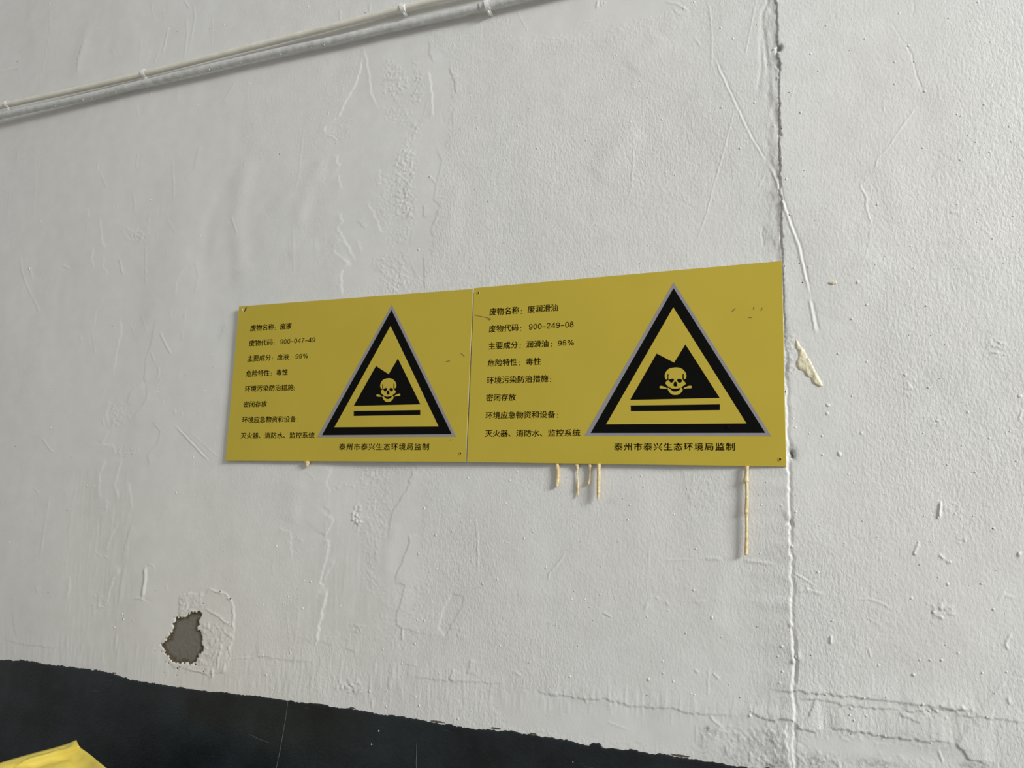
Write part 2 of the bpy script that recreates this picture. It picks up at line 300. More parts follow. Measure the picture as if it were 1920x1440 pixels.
ridges = [
 ([(1500, 370), (1580, 540), (1640, 680), (1720, 850), (1810, 1040), (1850, 1100), (1920, 1220)], 960, 0, 4, -1.8, -0.9),
 ([(1515, 400), (1560, 540), (1625, 680), (1705, 850), (1795, 1040), (1835, 1100), (1905, 1220)], 960, 0, 4, 1.8, 0.9),
 ([(0, 430), (60, 550), (100, 700), (170, 900), (230, 1060), (270, 1250), (310, 1400)], 1440, 200, 4, 2.6, 1.5),
 ([(30, 430), (85, 550), (125, 720), (190, 900), (250, 1060), (290, 1250), (325, 1400)], 1440, 200, 4, 2.2, -1.1),
 ([(310, 0), (330, 120), (358, 262)], 1440, 560, 4, 2.4, 1.3), ([(335, 20), (355, 120), (385, 250)], 1440, 560, 4, 2.6, -1.1),
 ([(1465, 0), (1490, 120), (1497, 300), (1495, 520)], 960, 0, 4, 1.6, 0.9), ([(1830, 0), (1790, 200), (1745, 410)], 960, 0, 4, 1.4, 0.8),
 ([(1670, 10), (1590, 320), (1510, 590), (1460, 790), (1385, 1000)], 960, 200, 4, 1.5, 0.8),
 ([(1925, 0), (1880, 90), (1875, 180), (1905, 400), (1925, 560)], 960, 0, 4, 5.0, -1.3), ([(1860, 200), (1870, 500), (1840, 700)], 960, 0, 4, 5.0, -0.9),
 ([(1110, 0), (1040, 100), (950, 230), (900, 310), (820, 390), (790, 520)], 1440, 200, 4, 1.5, 0.9),
 ([(770, 520), (690, 590), (735, 680), (735, 760), (780, 900)], 1440, 200, 4, 1.5, 1.0), ([(780, 900), (750, 1050), (720, 1150)], 1440, 200, 4, 1.4, 0.5),
 ([(1040, 330), (1080, 420), (1110, 550), (1170, 710)], 1440, 0, 4, 1.3, -0.9), ([(1090, 0), (1095, 70), (1080, 120)], 1440, 0, 4, 1.2, -0.5), ([(930, 160), (1000, 300), (1040, 340)], 1440, 0, 4, 1.4, -0.4),
 ([(865, 750), (870, 850)], 1440, 0, 4, 1.2, 0.6), ([(200, 640), (160, 790)], 1440, 0, 4, 2.5, 0.4),
 ([(910, 290), (905, 400), (895, 590), (850, 740)], 960, 200, 4, 1.6, 0.8), ([(880, 265), (940, 215)], 960, 200, 4, 1.8, 1.2), ([(110, 1065), (320, 910)], 960, 200, 4, 1.2, 0.7),
 ([(740, 940), (770, 1100)], 960, 200, 4, 1.6, 0.4), ([(1320, 950), (1310, 1180)], 960, 200, 4, 1.4, 0.4), ([(1115, 1030), (1135, 1180)], 960, 200, 4, 1.2, 0.4),
 ([(1265, 630), (1290, 700), (1400, 760)], 960, 200, 4, 1.8, 0.4), ([(1900, 500), (1850, 600)], 960, 200, 4, 2.2, 0.7), ([(1880, 890), (1870, 960), (1890, 1050)], 960, 200, 4, 2.6, -0.9),
 ([(1645, 450), (1660, 580), (1665, 860)], 480, 860, 4, 1.4, 1.4), ([(1098, 1280), (1096, 1365)], 480, 860, 4, 1.8, 2.4), ([(870, 930), (868, 1000)], 480, 1080, 4, 1.6, 1.8),
 ([(1400, 770), (1530, 770)], 480, 860, 4, 1.6, 0.5), ([(1560, 965), (1720, 960)], 480, 860, 4, 1.0, 0.5), ([(130, 760), (125, 880)], 480, 860, 4, 1.4, 0.6), ([(370, 90), (440, 150), (430, 175)], 480, 860, 4, 1.6, 0.7),
 ([(240, 600), (225, 660)], 480, 860, 4, 1.4, 0.6), ([(300, 40), (380, 90)], 480, 860, 4, 1.6, -0.5), ([(320, 1140), (290, 1390)], 480, 860, 4, 2.0, 0.5), ([(220, 1120), (260, 1400)], 480, 860, 4, 2.0, 0.4),
 ([(400, 710), (340, 790), (280, 860), (272, 910)], 960, 860, 4, 1.6, 1.4), ([(685, 1155), (748, 1190)], 960, 860, 4, 1.5, 1.5), ([(690, 1168), (740, 1195)], 960, 860, 4, 1.2, -1.0),
 ([(1150, 760), (1380, 755)], 960, 860, 4, 1.8, 0.5), ([(1450, 750), (1560, 748)], 960, 860, 4, 3.6, 1.2), ([(1750, 762), (1920, 785)], 960, 860, 4, 3.2, 1.3), ([(0, 783), (40, 795)], 1440, 860, 4, 3.2, 1.0),
 ([(1240, 820), (1280, 835)], 960, 860, 4, 2.0, 0.5), ([(1380, 1075), (1450, 1070)], 960, 860, 4, 3.5, 0.8), ([(1075, 1035), (1105, 1050)], 960, 860, 4, 2.0, 1.0), ([(1020, 1080), (1000, 1130)], 960, 860, 4, 2.5, 0.9),
 ([(1150, 1065), (1180, 1100)], 960, 860, 4, 2.0, 1.1), ([(1040, 880), (1080, 1010)], 960, 860, 4, 1.8, 0.5), ([(1030, 640), (1025, 820)], 960, 860, 4, 2.0, 0.6), ([(1640, 820), (1780, 960)], 960, 860, 4, 1.8, 0.3),
 ([(1300, 80), (1300, 200), (1350, 320)], 960, 860, 4, 1.4, 0.4), ([(15, 715), (65, 750)], 960, 1080, 4, 1.6, 1.3), ([(545, 660), (540, 710)], 960, 1080, 4, 1.4, 0.7), ([(1370, 702), (1398, 725)], 960, 1080, 4, 1.8, 1.5),
 ([(1510, 730), (1555, 770)], 960, 1080, 4, 1.4, 1.5), ([(1475, 700), (1470, 900)], 960, 1080, 4, 1.6, 0.7), ([(1385, 1110), (1380, 1250)], 960, 1080, 4, 2.0, 0.7), ([(710, 1090), (870, 1155)], 960, 1080, 4, 1.2, 0.8),
 ([(1480, 1040), (1510, 1080), (1580, 1140)], 960, 1080, 4, 2.6, 1.2), ([(540, 900), (560, 950)], 960, 1080, 4, 2.0, 1.4), ([(310, 885), (335, 870)], 960, 1080, 4, 2.0, 1.5),
 ([(190, 850), (280, 905), (370, 960)], 1440, 860, 4, 1.2, 1.4), ([(200, 845), (290, 897), (375, 955)], 1440, 860, 4, 1.0, -1.0), ([(220, 995), (290, 985), (410, 1015)], 1440, 860, 4, 3.0, 1.0), ([(290, 940), (300, 990)], 1440, 860, 4, 3.0, 0.9),
 ([(660, 170), (760, 172), (860, 205), (925, 250)], 1440, 1080, 4, 1.6, 1.0), ([(690, 160), (780, 160), (880, 195)], 1440, 1080, 4, 1.0, -0.6), ([(745, 312), (860, 380)], 1440, 1080, 4, 1.0, 0.8),
 ([(1293, 325), (1285, 440)], 1440, 860, 4, 2.4, 3.6), ([(472, 1330), (472, 1385)], 1440, 860, 4, 2.6, 2.6), ([(1130, 630), (1095, 715)], 1440, 860, 4, 2.4, 2.0), ([(1285, 718), (1320, 750)], 1440, 860, 4, 2.2, 2.0),
 ([(1340, 770), (1370, 778)], 1440, 860, 4, 2.4, 1.8), ([(1720, 1070), (1770, 1010), (1790, 1030), (1860, 1045)], 1440, 860, 4, 2.2, 0.8), ([(1240, 1130), (1300, 1100), (1360, 1150)], 1440, 860, 4, 3.0, 1.3), ([(1240, 1160), (1420, 1165)], 1440, 860, 4, 2.2, 1.2),
 ([(1820, 1310), (1780, 1390), (1800, 1430)], 1440, 860, 4, 2.4, 1.4), ([(1890, 700), (1880, 740)], 1440, 860, 4, 2.6, 1.8), ([(1800, 905), (1812, 960)], 1440, 1080, 4, 2.0, 1.5), ([(755, 540), (770, 620)], 1440, 1080, 4, 2.0, 0.9),
 ([(660, 430), (655, 560)], 1440, 1080, 4, 1.6, 0.4), ([(1820, 745), (1920, 770)], 1440, 1080, 4, 1.2, -0.6), ([(1770, 790), (1700, 890), (1590, 980)], 1440, 1080, 4, 2.6, 0.7), ([(1600, 720), (1605, 800)], 1440, 1080, 4, 1.6, 0.5),
 ([(1280, 1310), (1310, 1400)], 1440, 1080, 4, 2.2, 1.4), ([(1735, 1400), (1735, 1440)], 1440, 1080, 4, 1.6, -1.2), ([(200, 1230), (310, 1300)], 1440, 1080, 4, 1.4, -0.8), ([(1590, 1390), (1690, 1410)], 1440, 1080, 4, 1.8, -1.0),
 ([(1910, 830), (1885, 910)], 1440, 560, 4, 2.0, 1.2), ([(1660, 400), (1730, 405)], 1440, 560, 4, 1.6, 1.4), ([(1700, 310), (1780, 350)], 1440, 560, 4, 1.6, 1.2), ([(1370, 790), (1470, 792)], 1440, 200, 4, 1.6, 0.9),
 ([(1820, 560), (1795, 600)], 1440, 560, 4, 2.0, 0.7),
 # left side
 ([(1100, 815), (1100, 900), (1078, 1045)], 0, 860, 4, 4.6, 3.4), ([(1015, 1050), (1060, 1045), (1090, 1065)], 0, 860, 4, 2.4, 1.3), ([(1095, 1050), (1140, 1075)], 0, 860, 4, 1.4, -0.8), ([(1120, 790), (1160, 800), (1168, 830)], 0, 860, 4, 1.6, 0.9),
 ([(375, 300), (360, 380), (305, 760)], 0, 860, 4, 2.4, 0.8), ([(370, 325), (335, 385)], 0, 860, 4, 1.6, 0.7), ([(880, 1320), (862, 1440)], 0, 860, 4, 3.2, 1.1), ([(250, 215), (290, 250), (300, 310)], 0, 860, 4, 1.4, 0.7),
 ([(1255, 950), (1258, 985)], 0, 860, 4, 2.6, 0.9), ([(285, 960), (285, 1000)], 0, 860, 4, 2.6, 1.0), ([(1250, 390), (1205, 460), (1200, 510)], 0, 860, 4, 1.6, 0.5), ([(715, 700), (760, 735)], 0, 860, 4, 1.6, 0.8), ([(785, 730), (815, 748)], 0, 860, 4, 1.6, 0.9),
 ([(1320, 955), (1420, 1060), (1570, 1220)], 0, 560, 4, 1.7, 2.0), ([(1330, 955), (1435, 1060), (1580, 1215)], 0, 560, 4, 1.2, -1.1), ([(1440, 1010), (1650, 1200)], 0, 560, 4, 2.0, 0.5), ([(1200, 250), (1245, 350), (1282, 412)], 0, 560, 4, 1.8, 1.6),
 ([(1130, 400), (1160, 470)], 0, 560, 4, 1.6, 1.3), ([(320, 1050), (360, 1110), (400, 1155)], 0, 560, 4, 2.0, 1.2), ([(240, 0), (270, 50), (285, 100)], 0, 560, 4, 2.2, 1.0), ([(790, 680), (755, 745)], 0, 560, 4, 1.6, 0.9), ([(1050, 100), (1100, 250)], 0, 560, 4, 1.4, 0.7),
 ([(1210, 600), (1170, 660)], 0, 560, 4, 2.0, 0.7), ([(1140, 930), (1205, 1000)], 0, 560, 4, 1.6, -0.9), ([(1185, 500), (1195, 560), (1175, 600)], 0, 560, 4, 2.6, 0.8), ([(770, 900), (780, 960)], 0, 560, 4, 3.0, 1.0), ([(1310, 830), (1320, 870)], 0, 560, 4, 2.4, 0.9),
 ([(705, 350), (710, 410)], 0, 560, 4, 2.2, 0.8), ([(662, 300), (665, 350)], 0, 560, 4, 1.8, 0.7), ([(690, 260), (692, 310)], 0, 560, 4, 1.8, 0.7), ([(600, 280), (605, 315)], 0, 560, 4, 3.0, 0.9), ([(1390, 90), (1380, 150)], 0, 560, 4, 1.8, 0.7), ([(1360, 240), (1370, 310)], 0, 560, 4, 1.6, 0.6),
 ([(1280, 90), (1285, 160)], 0, 560, 4, 1.8, 0.6), ([(970, 190), (1000, 250)], 0, 560, 4, 1.6, 0.6), ([(935, 790), (940, 800)], 0, 560, 4, 1.5, 0.6), ([(960, 870), (985, 925)], 0, 560, 4, 1.5, 0.9),
 ([(150, 1110), (160, 1230), (200, 1350), (240, 1440)], 0, 200, 4, 2.2, 1.1), ([(450, 1190), (370, 1300), (320, 1440)], 0, 200, 4, 2.0, 0.4), ([(465, 1185), (515, 1215)], 0, 200, 4, 2.4, 0.9), ([(890, 1140), (915, 1255)], 0, 200, 4, 1.6, 1.8),
 ([(1087, 1030), (1090, 1340)], 0, 200, 4, 1.5, 0.9), ([(1293, 400), (1297, 500), (1305, 690)], 0, 200, 4, 1.6, 1.2), ([(745, 390), (730, 480)], 0, 200, 4, 1.8, 0.9), ([(760, 505), (800, 605)], 0, 200, 4, 1.8, 0.9), ([(1735, 820), (1775, 950)], 0, 200, 4, 2.0, 1.1),
 ([(1115, 780), (1105, 970)], 0, 200, 4, 1.5, 0.7), ([(1030, 0), (1040, 80)], 0, 200, 4, 1.5, 0.8), ([(1035, 355), (1020, 460)], 0, 200, 4, 1.8, 0.9), ([(1025, 880), (1020, 950)], 0, 200, 4, 1.5, 0.9), ([(130, 320), (120, 440)], 0, 200, 4, 1.6, 0.7),
 ([(1000, 640), (1010, 780)], 0, 200, 4, 2.6, 0.6), ([(1200, 680), (1190, 800)], 0, 200, 4, 1.6, -0.5), ([(1250, 850), (1275, 880), (1320, 950)], 0, 200, 4, 1.6, 0.6), ([(270, 380), (265, 640), (240, 830)], 0, 200, 4, 2.2, 0.5), ([(75, 600), (50, 900)], 0, 200, 4, 2.4, 0.4),
 ([(250, 310), (295, 370), (285, 480)], 0, 200, 4, 2.0, 0.4), ([(220, 1200), (240, 1300)], 0, 200, 4, 2.2, 1.1), ([(1180, 930), (1165, 1000)], 0, 200, 4, 1.6, 0.6), ([(1245, 1060), (1250, 1120)], 0, 200, 4, 1.6, 0.5), ([(1840, 420), (1830, 460)], 0, 200, 4, 1.6, 0.8),
 ([(655, 870), (650, 960)], 0, 200, 4, 1.8, 0.6), ([(380, 0), (375, 250), (310, 560), (295, 690)], 0, 0, 4, 1.8, 0.7), ([(1225, 60), (1235, 200)], 0, 0, 4, 1.6, 0.6), ([(1145, 0), (1140, 80), (1170, 170)], 0, 0, 4, 1.5, 0.7), ([(1380, 0), (1420, 60)], 0, 0, 4, 2.0, 1.2),
 ([(1450, 30), (1460, 130), (1425, 330)], 0, 0, 4, 2.4, 1.0), ([(1395, 130), (1400, 260), (1380, 440)], 0, 0, 4, 2.0, 0.9), ([(1260, 220), (1220, 400)], 0, 0, 4, 3.0, 1.2), ([(1065, 280), (1045, 480)], 0, 0, 4, 1.6, 0.7), ([(1115, 380), (1100, 490)], 0, 0, 4, 1.6, 0.8),
 ([(1190, 390), (1160, 470)], 0, 0, 4, 2.4, 1.0), ([(1590, 120), (1585, 350)], 0, 0, 4, 1.5, 0.6), ([(100, 460), (150, 550), (155, 640)], 0, 0, 4, 1.8, 0.6), ([(830, 350), (870, 430)], 0, 0, 4, 1.6, 0.7), ([(1140, 640), (1130, 720)], 0, 0, 4, 2.4, 1.1), ([(1760, 610), (1670, 770)], 0, 0, 4, 1.5, 0.8),
 ([(1335, 500), (1330, 760)], 0, 0, 4, 1.5, 0.5), ([(625, 70), (628, 150)], 480, 0, 4, 1.4, 1.2), ([(850, 15), (850, 90)], 480, 0, 4, 2.0, 0.9), ([(180, 330), (160, 370)], 480, 0, 4, 1.8, 0.6), ([(1700, 170), (1700, 290)], 480, 0, 4, 1.3, -0.4),
 ([(1285, 760), (1250, 880)], 480, 0, 4, 1.4, 0.6), ([(1385, 830), (1410, 940)], 480, 0, 4, 1.4, -0.5), ([(640, 0), (635, 55)], 960, 0, 4, 3.2, 1.6), ([(665, 0), (670, 40), (700, 20)], 960, 0, 4, 2.2, 0.9), ([(1150, 5), (1250, 30), (1320, 80)], 960, 0, 4, 2.4, 0.9),
 ([(1210, 60), (1260, 110), (1320, 90)], 960, 0, 4, 2.4, 0.7), ([(530, 165), (590, 150)], 960, 0, 4, 1.8, 0.5), ([(40, 65), (45, 100), (110, 220)], 960, 0, 4, 1.4, 0.6), ([(1365, 270), (1410, 340)], 960, 0, 4, 2.4, 0.7), ([(1300, 520), (1350, 575)], 480, 200, 4, 1.8, 0.9),
 ([(350, 200), (320, 540), (300, 620)], 480, 200, 4, 2.2, 0.5), ([(280, 900), (285, 1250)], 480, 200, 4, 2.0, 0.5),
]
for pts, ox, oy, s, w, h in ridges:
    ridge(PL(pts, ox, oy, s), w * 0.72, h * 0.85)

# soft hollows and swellings of the hand-laid plaster
for pts, w, h in [([(470, 290), (440, 410), (455, 540)], 22, 2.3), ([(610, 290), (575, 360), (560, 430)], 18, 2.0), ([(500, 400), (560, 350), (620, 330)], 16, 1.5), ([(165, 50), (150, 110), (140, 150)], 18, 1.6),
                  ([(430, 330), (390, 420), (380, 520)], 20, -1.6), ([(1200, 240), (1150, 290), (1110, 330)], 20, 1.8), ([(1330, 1190), (1350, 1110), (1370, 1020)], 20, 1.5), ([(540, 480), (600, 460)], 14, 1.2),
                  ([(560, 900), (540, 980)], 20, 1.6), ([(1000, 560), (1060, 430)], 30, 1.2), ([(1080, 1120), (960, 1110)], 16, 1.0), ([(1700, 170), (1760, 260)], 26, -1.6), ([(1560, 600), (1640, 470)], 26, 1.5), ([(1780, 760), (1720, 700)], 26, -1.6),
                  ([(1650, 300), (1700, 420)], 24, 1.2), ([(860, 330), (840, 460)], 18, 1.3), ([(740, 980), (720, 1080)], 14, 1.2), ([(250, 640), (300, 560)], 22, 1.0), ([(1240, 60), (1180, 130)], 26, 1.3), ([(690, 1030), (660, 1160)], 18, -1.0)]:
    ridge([wall_at(*q) for q in pts], w * 1.15, h * 0.75, jag=0.0)
roughs = [
 ([(960, 0), (1150, 0), (1180, 60), (1130, 130), (980, 120)], 480, 200, 4, 0.55, 0.0045), ([(950, 440), (1060, 460), (1150, 600), (1080, 760), (960, 720)], 480, 0, 4, 0.75, 0.0050),
 ([(1180, 440), (1250, 560), (1240, 760), (1150, 780), (1180, 560)], 480, 0, 4, 0.7, 0.0050), ([(1180, 90), (1260, 110), (1200, 240), (1150, 330), (1060, 420), (1130, 200)], 480, 200, 4, 0.7, 0.0050),
 ([(1060, 330), (1200, 330), (1190, 600), (1190, 860), (1060, 840), (1040, 560)], 480, 200, 4, 0.95, 0.0052), ([(900, 540), (1060, 470), (1060, 840), (960, 960), (900, 760)], 480, 200, 4, 0.40, 0.0042),
 ([(880, 1130), (1140, 1100), (1140, 1390), (980, 1400), (900, 1250)], 480, 200, 4, 0.65, 0.0050), ([(980, 900), (1180, 880), (1150, 1060), (960, 1060)], 480, 200, 4, 0.45, 0.0045),
 ([(780, 50), (1000, 60), (1020, 300), (960, 620), (880, 860), (980, 960), (840, 1000), (780, 700), (820, 400), (760, 120)], 480, 860, 4, 0.45, 0.0045),
 ([(765, 345), (785, 520), (750, 525), (710, 430), (735, 380)], 480, 860, 4, 2.6, 0.0052), ([(800, 60), (920, 80), (900, 210), (800, 180)], 480, 860, 4, 0.6, 0.005),
 ([(600, 820), (680, 780), (760, 800), (790, 860), (690, 880)], 480, 1080, 4, 1.9, 0.0055), ([(730, 360), (800, 380), (760, 430), (720, 400)], 480, 1080, 4, 1.2, 0.005),
 ([(520, 200), (740, 195), (740, 215), (520, 215)], 480, 860, 4, 0.9, 0.0045), ([(900, 100), (1330, 20), (1340, 440), (1100, 620), (880, 440)], 480, 1080, 4, 0.28, 0.005),
 ([(640, 90), (720, 60), (720, 260), (640, 250), (560, 220)], 480, 200, 4, 0.35, 0.0045), ([(530, 200), (640, 230), (620, 270), (560, 240)], 480, 200, 4, 1.0, 0.005),
 ([(1370, 470), (1500, 300), (1580, 460), (1460, 520)], 480, 1080, 4, 0.5, 0.0060), ([(1050, 1290), (1300, 1260), (1300, 1340), (1100, 1300)], 480, 860, 4, 0.3, 0.006),
 ([(1300, 80), (1560, 120), (1560, 400), (1330, 520)], 960, 860, 4, 0.3, 0.0045), ([(480, 160), (1100, 130), (1100, 340), (200, 330)], 960, 0, 4, 0.16, 0.0055),
 ([(1500, 1140), (1960, 1140), (1960, 1440), (1720, 1440), (1560, 1320)], 960, 1080, 4, 0.8, 0.0060), ([(1420, 1120), (1560, 1150), (1500, 1280), (1400, 1240)], 960, 1080, 4, 0.7, 0.0065),
 ([(230, 1330), (500, 1320), (560, 1440), (220, 1440)], 1440, 1080, 4, 1.0, 0.0060), ([(0, 1100), (140, 1100), (140, 1440), (0, 1440)], 1440, 1080, 4, 1.2, 0.0090),
 ([(820, 1340), (1100, 1370), (1300, 1440), (820, 1440)], 1440, 1080, 4, 0.5, 0.0060), ([(1120, 980), (1500, 985), (1600, 1060), (1400, 1060), (1150, 1030)], 1440, 1080, 4, 1.2, 0.0060),
 ([(480, 90), (600, 80), (620, 230), (500, 250)], 0, 860, 4, 0.0, 0.005), ([(850, 760), (930, 760), (920, 970), (800, 950)], 0, 560, 4, 0.6, 0.0060), ([(880, 1110), (1040, 1150), (1000, 1180), (880, 1170)], 0, 560, 4, 0.9, 0.0045),
 ([(920, 920), (1100, 930), (1080, 1000), (940, 990)], 0, 200, 4, 0.7, 0.0055), ([(600, 300), (640, 760), (560, 760)], 960, 860, 4, 0.0, 0.005), ([(1350, 560), (1350, 590), (1420, 560)], 0, 560, 4, 0.9, 0.005),
 ([(740, 960), (800, 1080), (780, 1140), (690, 1100)], 0, 860, 4, 0.8, 0.0065), ([(90, 560), (180, 500), (170, 440)], 1440, 560, 4, 0.6, 0.0045), ([(130, 240), (210, 280), (210, 560), (140, 580)], 1440, 560, 4, 0.9, 0.0045),
 ([(1660, 310), (1790, 330), (1790, 420), (1650, 420)], 1440, 560, 4, 0.9, 0.0050), ([(1040, 600), (1100, 620), (1080, 720), (1030, 720)], 1440, 560, 4, 1.0, 0.0050), ([(1200, 880), (1310, 880), (1310, 950), (1220, 950)], 1440, 560, 4, 0.8, 0.0050),
 ([(1350, 330), (1410, 330), (1410, 400), (1340, 390)], 1440, 860, 4, 1.4, 0.0050), ([(1430, 590), (1510, 590), (1510, 630), (1430, 620)], 1440, 860, 4, 1.4, 0.0050), ([(1240, 1090), (1370, 1110), (1370, 1180), (1240, 1180)], 1440, 860, 4, 1.6, 0.0055),
]
for k, (pts, ox, oy, s, amp, cell) in enumerate(roughs):
    if amp > 0: rough(PL(pts, ox, oy, s), amp * (0.80 if amp < 1.5 else 1.0), cell * 0.92, 17.0, 100 + 3 * k)
# combed trowel marks in vertical runs above the dado
rough(PL([(0, 1180), (1960, 1360), (1960, 1400), (400, 1290), (0, 1230)]), 0.35, 0.0050, 20.0, 301, cz=0.032)
rough(PL([(480, 1210), (900, 1250), (940, 1360), (480, 1300)]), 0.30, 0.0048, 20.0, 305, cz=0.030)
rough(PL([(600, 920), (720, 900), (720, 1180), (560, 1220)]), 0.16, 0.0060, 30.0, 311, cz=0.050)
rough(PL([(120, 880), (250, 880), (260, 1180), (120, 1200)]), 0.22, 0.0060, 30.0, 315, cz=0.045)
plate(PL([(1465, 1015), (1555, 1035), (1545, 1110), (1500, 1180), (1420, 1330), (1365, 1270), (1400, 1140)], 480, 860, 4), -0.9, 1.6)
plate(PL([(575, 1070), (640, 1005), (700, 1040), (750, 1160), (700, 1180)], 480, 200, 4), 0.3)

# knocked-out patch near the left end of the dado
hs = 5.5375
plate(PL([(760, 440), (860, 390), (1040, 420), (1060, 355), (1220, 400), (1290, 460), (1325, 560), (1315, 860), (1270, 1000), (1240, 1220), (1040, 1240),
          (860, 1190), (700, 1180), (610, 1010), (590, 900), (700, 760), (760, 640)], 200, 1040, hs), 1.0, 1.4, 0.002)
rough(PL([(1000, 700), (1220, 720), (1300, 860), (1170, 940), (1130, 1190), (940, 1180), (1000, 1000)], 200, 1040, hs), 0.9, 0.0065, 6.0, 401)
rough(PL([(770, 420), (1000, 400), (1040, 560), (960, 620), (760, 650)], 200, 1040, hs), 0.7, 0.0060, 6.0, 405)
for p, w, h in [([(1060, 355), (1150, 380), (1220, 400), (1290, 460), (1318, 540), (1318, 700), (1322, 830)], 2.4, 2.6), ([(1322, 830), (1305, 920), (1275, 960), (1280, 1060), (1262, 1160)], 2.2, 2.4),
                ([(1035, 560), (1100, 600), (1180, 640), (1240, 700), (1305, 745)], 2.6, 2.2), ([(1210, 770), (1250, 810), (1305, 860)], 3.0, 1.6), ([(1200, 920), (1180, 1040), (1150, 1180)], 2.6, 2.6),
                ([(1110, 1190), (1100, 1280)], 3.0, 2.8), ([(1240, 1130), (1220, 1220)], 3.0, 2.2), ([(850, 1190), (960, 1210), (1060, 1240), (1080, 1290)], 2.4, 1.4), ([(960, 640), (965, 700), (950, 770)], 2.4, 1.8),
                ([(880, 1130), (850, 1180), (820, 1230)], 2.2, 1.6), ([(770, 650), (780, 560), (830, 450)], 2.4, 1.0), ([(1290, 1090), (1440, 1070), (1540, 1060), (1640, 1040)], 1.8, 0.8), ([(1310, 1210), (1400, 1215)], 1.6, 0.6)]:
    ridge(PL(p, 200, 1040, hs), w * 0.6, h * 0.8, jag=0.0022)
HOLE_PTS = PL([(720, 665), (780, 655), (850, 640), (880, 612), (930, 600), (975, 600), (985, 640), (958, 700), (945, 770), (985, 800), (1000, 900), (1000, 985),
               (935, 1060), (930, 1128), (845, 1115), (740, 1118), (670, 1070), (612, 1012), (585, 930), (612, 890), (670, 850), (692, 780), (712, 705)], 200, 1040, hs)
sl = window(HOLE_PTS, 0.04)
sd = (poly_sd(HOLE_PTS, sl, 0.0046) + 0.0012) * 1000
HOLE[sl] = np.clip(-sd / 10.0, -1, 1)
H[sl] += (-3.6 * np.clip(sd / 1.8 + 0.3, 0, 1)).astype(np.float32)
H[sl] += (np.clip(sd / 2, 0, 1) * 0.35 * value_noise(cols[sl[1]], rows[sl[0]], 0.004, 0.006, 55)).astype(np.float32)
for (px, py, r, dd) in [(1010, 505, 2.2, 1), (1020, 540, 1.8, 1), (905, 430, 1.8, 1), (925, 410, 1.5, 1), (790, 465, 1.6, 1), (770, 520, 1.6, 1), (850, 580, 1.6, 1), (860, 380, 1.4, 1), (1290, 455, 2.4, 1),
                        (1185, 382, 2.2, 1), (1050, 893, 1.4, 1), (1060, 808, 1.5, 1), (1280, 718, 1.8, 1), (510, 960, 1.4, 1), (560, 965, 1.2, 1), (577, 1000, 2.0, 1), (510, 1000, 1.3, 1), (517, 375, 1.5, 1),
                        (620, 1110, 1.8, 1), (650, 1125, 1.8, 1), (690, 1150, 1.8, 1), (740, 1180, 3.0, 1), (765, 1165, 2.4, 1), (730, 1250, 1.8, 1), (600, 1225, 1.3, 1), (745, 1320, 1.2, 1), (1010, 1215, 1.8, 1), (1100, 1050, 1.6, 1)]:
    x, z = wall_at(200 + px / hs, 1040 + py / hs); s2 = window([(x, z)], 0.012)
    X, Z = np.meshgrid(cols[s2[1]], rows[s2[0]])
    d = np.hypot(X - x, Z - z) * 1000
    HOLE[s2] = np.minimum(HOLE[s2], np.clip((d - r * 0.8) / 10, -1, 1)); H[s2] -= 0.9 * np.exp(-(d / r) ** 2)

# slivers of old brown plaster showing along the dado edge
for (px, py, L) in [(40, 1238, 14), (215, 1262, 8), (600, 1321, 26), (820, 1353, 22), (1275, 1417, 22), (660, 1328, 10), (930, 1366, 16), (1000, 1376, 10)]:
    x, z = wall_at(px, py); s2 = window([(x, z)], L * 0.0016)
    X, Z = np.meshgrid(cols[s2[1]], rows[s2[0]])
    zz = Z - z + (X - x) * 0.0
    d = np.hypot((X - x) * 1000 / L, zz * 1000 / 2.3)
    HOLE[s2] = np.minimum(HOLE[s2], np.clip((d - 0.75) * 0.45, -0.2, 1))
# dirt and painted shade: scuffs, joint grime, dado stains, plus the joint cavity's dark as colour
def dirt_shade(px, py, rx, ry, v, ang=0.0):
    x, z = wall_at(px, py); rr = max(rx, ry) * 2.6e-3
    s2 = window([(x, z)], rr)
    X, Z = np.meshgrid(cols[s2[1]] - x, rows[s2[0]] - z)
    ca, sa = math.cos(ang), math.sin(ang)
    u = (X * ca + Z * sa) * 1000 / rx; w = (-X * sa + Z * ca) * 1000 / ry
    DIRT_SHADE[s2] = np.maximum(DIRT_SHADE[s2], (v * np.exp(-(u * u + w * w))).astype(np.float32))
for d in [(1475, 635, 5, 26, .45), (1476, 690, 5, 26, .5), (1485, 850, 8, 20, .45), (1485, 853, 3, 6, 1.5), (1459, 100, 4, 26, .35), (1462, 125, 3, 5, .7), (1461, 92, 4, 5, 1.2), (1423, 170, 10, 16, .10), (1476, 978, 5, 9, .45),
          (418, 618, 10, 12, .18), (412, 632, 6, 12, .16), (185, 965, 22, 30, .10), (168, 960, 14, 20, .10), (1325, 1367, 4, 6, 1.0), (1332, 1372, 14, 4, .35), (1320, 1400, 10, 26, .25), (1430, 1390, 26, 22, .28), (1370, 1420, 40, 14, .22),
          (1530, 1428, 30, 12, .40), (1640, 1432, 40, 8, .42), (1830, 1437, 26, 6, .5), (1760, 1405, 60, 12, .18), (1455, 1400, 14, 26, .30), (1700, 1380, 60, 16, .14), (905, 530, 12, 5, .18), (1100, 945, 10, 12, .16), (1145, 940, 10, 8, .16),
          (1090, 925, 8, 8, .14), (1438, 445, 5, 16, .30), (1434, 430, 4, 8, .2), (1720, 735, 40, 30, .10), (1465, 1430, 14, 8, .5), (1445, 1436, 12, 5, .8)]:
    dirt_shade(*d)

